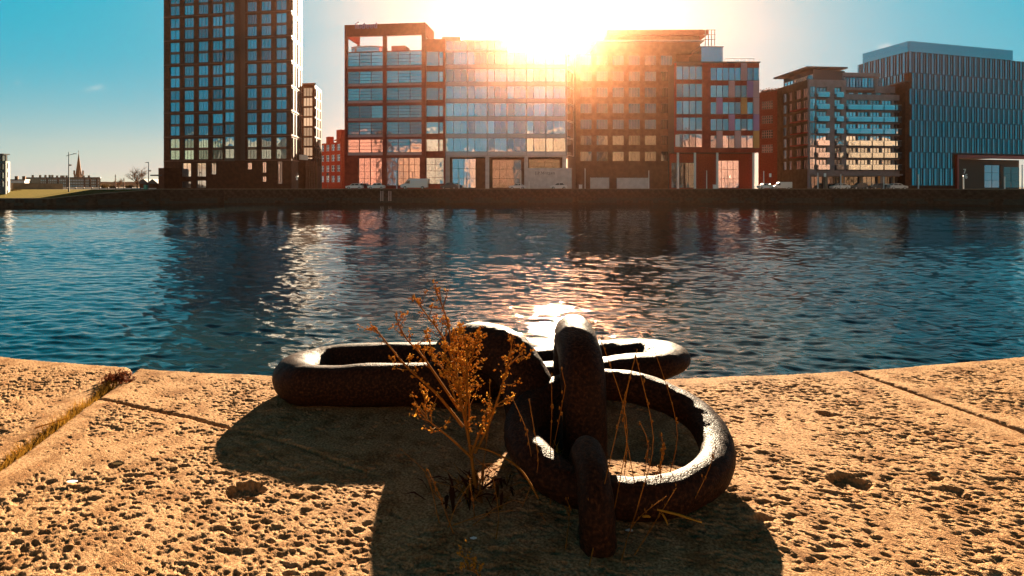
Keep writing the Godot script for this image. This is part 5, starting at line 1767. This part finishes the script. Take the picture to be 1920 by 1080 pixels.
func weeds() -> void:
	rng.seed = 991
	var w := thing("dried_weed", "tall golden dried weed with many seed heads in front of the iron", "weed")
	var seeds := Geo.new()
	var root := P(893, 930, 1.272)
	var fork := P(880, 830, 1.28)
	# fan of stems read from the photograph
	weed_stem(w, seeds, [root, fork, P(862, 740, 1.29), P(850, 660, 1.31), P(838, 600, 1.33), P(822, 555, 1.34)], 0.0042, 0.34, 2.2)
	weed_stem(w, seeds, [P(868, 800, 1.28), P(820, 740, 1.27), P(765, 690, 1.26), P(735, 655, 1.25), P(703, 615, 1.25)], 0.0036, 0.45, 1.0)
	weed_stem(w, seeds, [P(862, 770, 1.29), P(825, 715, 1.31), P(790, 665, 1.33), P(760, 632, 1.35), P(740, 590, 1.36)], 0.0032, 0.42, 1.0)
	weed_stem(w, seeds, [P(852, 690, 1.31), P(835, 640, 1.31), P(800, 590, 1.32), P(778, 562, 1.32)], 0.003, 0.35, 1.3)
	weed_stem(w, seeds, [P(872, 790, 1.28), P(876, 720, 1.25), P(874, 660, 1.24), P(868, 622, 1.23)], 0.0034, 0.3, 2.2)
	weed_stem(w, seeds, [P(866, 720, 1.29), P(885, 670, 1.28), P(890, 640, 1.28)], 0.0028, 0.2, 2.0)
	weed_stem(w, seeds, [P(884, 850, 1.26), P(905, 800, 1.24), P(930, 762, 1.23), P(950, 748, 1.22)], 0.003, 0.3, 1.2)
	weed_stem(w, seeds, [P(886, 860, 1.26), P(845, 822, 1.23), P(805, 790, 1.21), P(785, 768, 1.2)], 0.003, 0.45, 1.0)
	weed_stem(w, seeds, [P(800, 785, 1.21), P(797, 755, 1.2), P(798, 742, 1.2)], 0.002, 0.1, 1.0)
	weed_stem(w, seeds, [P(890, 850, 1.27), P(915, 800, 1.28), P(938, 735, 1.3), P(950, 690, 1.31), P(958, 655, 1.32), P(962, 630, 1.32)], 0.003, 0.5, 0.9)
	weed_stem(w, seeds, [P(950, 690, 1.31), P(968, 672, 1.31), P(978, 662, 1.31)], 0.002, 0.1, 0.6)
	weed_stem(w, seeds, [P(876, 800, 1.27), P(858, 730, 1.25), P(845, 690, 1.24), P(832, 655, 1.23)], 0.0028, 0.3, 2.0)
	weed_stem(w, seeds, [P(878, 815, 1.29), P(880, 760, 1.3), P(868, 700, 1.31), P(856, 640, 1.32)], 0.0028, 0.3, 2.0)
	weed_stem(w, seeds, [P(858, 760, 1.26), P(835, 700, 1.27), P(812, 668, 1.28), P(806, 640, 1.28)], 0.0024, 0.35, 1.2)
	var sh := put(w, "seed_heads", seeds.mesh(), M.seed)
	sh.set_meta("kind", "stuff")
	# withered basal leaves and broken stalks round its foot
	for k in 70:
		var lg := Geo.new()
		var an := rng.randf() * TAU
		var c := root * Vector3(1, 0, 1) + Vector3(cos(an), 0, sin(an) * 0.7) * rng.randf_range(0.0, 0.11)
		var reach := Vector3(rng.randfn(0, 0.03), rng.randf_range(0.004, 0.05), rng.randfn(0, 0.02))
		var wd := Vector3(-reach.z, 0, reach.x).normalized() * rng.randf_range(0.0015, 0.006)
		var mid := c + reach * 0.55 + Vector3(0, 0.008, 0)
		lg.quad(c - wd * 0.3, c + wd * 0.3, mid + wd, mid - wd, Vector3.UP)
		lg.tri(mid - wd, mid + wd, c + reach * 1.1 - Vector3(0, 0.004, 0), Vector3.UP)
		put(w, "leaf", lg.mesh(), M.rust_leaf if k % 4 else M.stem)
	for k in 34:
		var tg := Geo.new()
		var a := gp(rng.randf_range(820, 1090), rng.randf_range(880, 990))
		var e := a + Vector3(rng.randfn(0, 0.06), rng.randf_range(0.01, 0.09), rng.randfn(0, 0.04))
		tg.tube([a, (a + e) / 2 + Vector3(rng.randfn(0, 0.008), 0.008, 0), e], [0.0011, 0.0009, 0.0006], 4, false)
		put(w, "broken_stalk", tg.mesh(), M.stem)
	# a long bent stalk that droops to the right
	var g := Geo.new()
	g.tube(spline([P(880, 835, 1.27), P(925, 848, 1.24), P(975, 880, 1.2), P(1010, 935, 1.16)], 8), [0.0022], 5)
	put(w, "drooping_stalk", g.mesh(), M.stem)
	# weed low in the bottom edge
	var w2 := thing("dried_weed", "low dried weed tip poking up at the bottom edge of the picture", "weed")
	var sd2 := Geo.new()
	weed_stem(w2, sd2, [Vector3(-0.05, 0, -0.985), Vector3(-0.055, 0.012, -0.995), Vector3(-0.075, 0.02, -1.0)], 0.0018, 0.2, 0.6)
	put(w2, "seed_heads", sd2.mesh(), M.seed).set_meta("kind", "stuff")
	# thin grass stalks
	var stalks := [[1030, 880, 1060, 720, 1052, 690], [1142, 1000, 1175, 790, 1128, 640], [1200, 960, 1170, 780, 1183, 700], [1110, 1010, 1168, 760, 1195, 655], [1180, 1000, 1225, 820, 1192, 668], [1240, 930, 1270, 810, 1225, 650], [1206, 905, 1215, 830, 1199, 790], [1168, 910, 1175, 850, 1176, 806], [1215, 930, 1245, 850, 1241, 820], [1220, 935, 1240, 870, 1244, 845], [1240, 920, 1238, 880, 1242, 840], [1000, 870, 985, 800, 960, 745], [1005, 900, 1008, 850, 992, 748], [1030, 840, 1035, 760, 1033, 705], [850, 1000, 820, 920, 802, 880], [840, 990, 855, 950, 885, 900], [890, 970, 885, 930, 880, 900], [1290, 960, 1325, 890, 1340, 845], [1105, 1060, 1118, 990, 1105, 940], [1060, 1030, 1068, 960, 1062, 935], [905, 880, 918, 780, 918, 710], [1190, 1040, 1240, 960, 1268, 915], [1165, 1050, 1190, 980, 1250, 930], [930, 1010, 935, 960, 925, 900]]
	var t := thing("dry_grass", "thin brown dry grass stalks growing between the iron rings", "grass", P(1150, 1000, 1.13) * Vector3(1, 0, 1))
	var o0 := t.position
	for s in stalks:
		var d: float = rng.randf_range(1.06, 1.2)
		if s[1] > 950: d = minf(d, EYE * FOC / (s[1] - HORIZON) + 0.06)
		var base := gp(s[0], maxf(s[1], 880)) + Vector3(0, 0.0, 0)
		var sg := Geo.new()
		var path := spline([base - o0, P(s[2], s[3], d) - o0, P(s[4], s[5], d) - o0], 6)
		sg.tube(path, [0.0013, 0.0012, 0.0011, 0.001, 0.0009, 0.0008, 0.0007], 5)
		# a few seeds along the tip
		for k in 7:
			var q: Vector3 = path[path.size() - 1 - rng.randi_range(0, 5)]
			sg.blob(q + Vector3(rng.randfn(0, 0.0015), rng.randfn(0, 0.004), rng.randfn(0, 0.0015)), rng.randf_range(0.0012, 0.002), Vector3(0, 1.5, 0))
		put(t, "stalk", sg.mesh(), M.stem)
	# green-yellow blades and bits in the middle gap
	var b := thing("grass_tuft", "small tuft of yellow-green blades in the gap under the staples", "grass", gp(1035, 885))
	rng.seed = 55
	for k in 26:
		var bg := Geo.new()
		var e := Vector3(rng.randfn(0, 0.02), rng.randf_range(0.02, 0.085), rng.randfn(0, 0.02))
		var m := e * 0.55 + Vector3(rng.randfn(0, 0.006), 0.012, rng.randfn(0, 0.006))
		var a := Vector3(rng.randfn(0, 0.014), -0.003, rng.randfn(0, 0.014))
		var sw := Vector3(rng.randfn(0, 1), 0, rng.randfn(0, 0.4)).normalized() * rng.randf_range(0.001, 0.0026)
		bg.quad(a - sw, a + sw, a + m + sw, a + m - sw, sw.cross(m).normalized())
		bg.tri(a + m - sw, a + m + sw, a + e, sw.cross(e - m).normalized())
		put(b, "blade", bg.mesh(), M.straw if k % 3 else M.grass)
	# litter on the stone: straws and dry leaf scraps
	var lit := [[1232, 1006, 1316, 1027, 0.0024, "long yellow straw lying right of the near staple"], [1206, 998, 1230, 983, 0.0032, "short yellow straw bit above the long straw"], [1240, 990, 1253, 997, 0.0022, "tiny straw bit between short and long straws"], [1170, 935, 1183, 957, 0.0036, "upright yellow leaf blade right of the near staple"]]
	for q in lit:
		var lg := Geo.new()
		var a := gp(q[0], q[1]) + Vector3(0, 0.03, 0)
		var e := gp(q[2], q[3]) + Vector3(0, 0.012, 0)
		if q[0] == 1232: a = gp(1232, 1006) + Vector3(0, 0.05, 0.0); e = gp(1316, 1027) + Vector3(0, 0.045, 0)
		lg.tube([a, (a + e) / 2 + Vector3(0, 0.002, 0), e], [q[4] * 0.7, q[4], q[4] * 0.4], 6)
		tag(put(self, "dry_straw", lg.mesh(), M.straw), q[5], "straw")
	rng.seed = 12
	for q in [[135, 906, 0.014, "white feather-like scrap on the left stone"], [888, 1013, 0.008, "tiny pale scrap in the shadow near the bottom"], [1180, 998, 0.009, "pale pebble chip right of the near staple"], [220, 872, 0.013, "grey-brown dead leaf on the left stone"]]:
		var lg := Geo.new()
		var c := gp(q[0], q[1]) + Vector3(0, 0.003, 0)
		var r: float = q[2]
		var up := Vector3(0, 0.004, 0)
		var ring := []
		for k in 7:
			var an := TAU * k / 7.0
			ring.append(c + Vector3(cos(an) * r, 0.0015 * rng.randf(), sin(an) * r * 0.45) * rng.randf_range(0.75, 1.1) * Vector3(1, 0, 1) * 1.0 + (c * 0.0) + Vector3(0, rng.randf_range(0, 0.004), 0))
		for k in 7:
			var p0: Vector3 = ring[k]
			var p1: Vector3 = ring[(k + 1) % 7]
			p0 = Vector3(c.x + (p0.x - c.x), c.y + 0.001, p0.z)
			lg.tri(c + up, p0, Vector3(p1.x, c.y + 0.001, p1.z), Vector3.UP)
			lg.tri(c - up * 0.4, p0, Vector3(p1.x, c.y + 0.001, p1.z), Vector3.DOWN)
		tag(put(self, "litter_scrap", lg.mesh(), M.white_paint if q[0] < 1000 and q[0] != 220 else (M.bush if q[0] == 220 else M.white_paint)), q[3], "litter")

func _ready() -> void:
	rng.seed = 7
	light_and_camera()
	make_materials()
	near_quay()
	river()
	far_bank()
	rng.seed = 19
	build_tower()
	build_tower_neighbour()
	build_framed_office()
	build_glass_office()
	build_panel_office()
	build_brick_gap()
	build_apartments()
	build_blue_office()
	build_left()
	build_street()
	build_near_bank()
	mooring_iron()
	weeds()
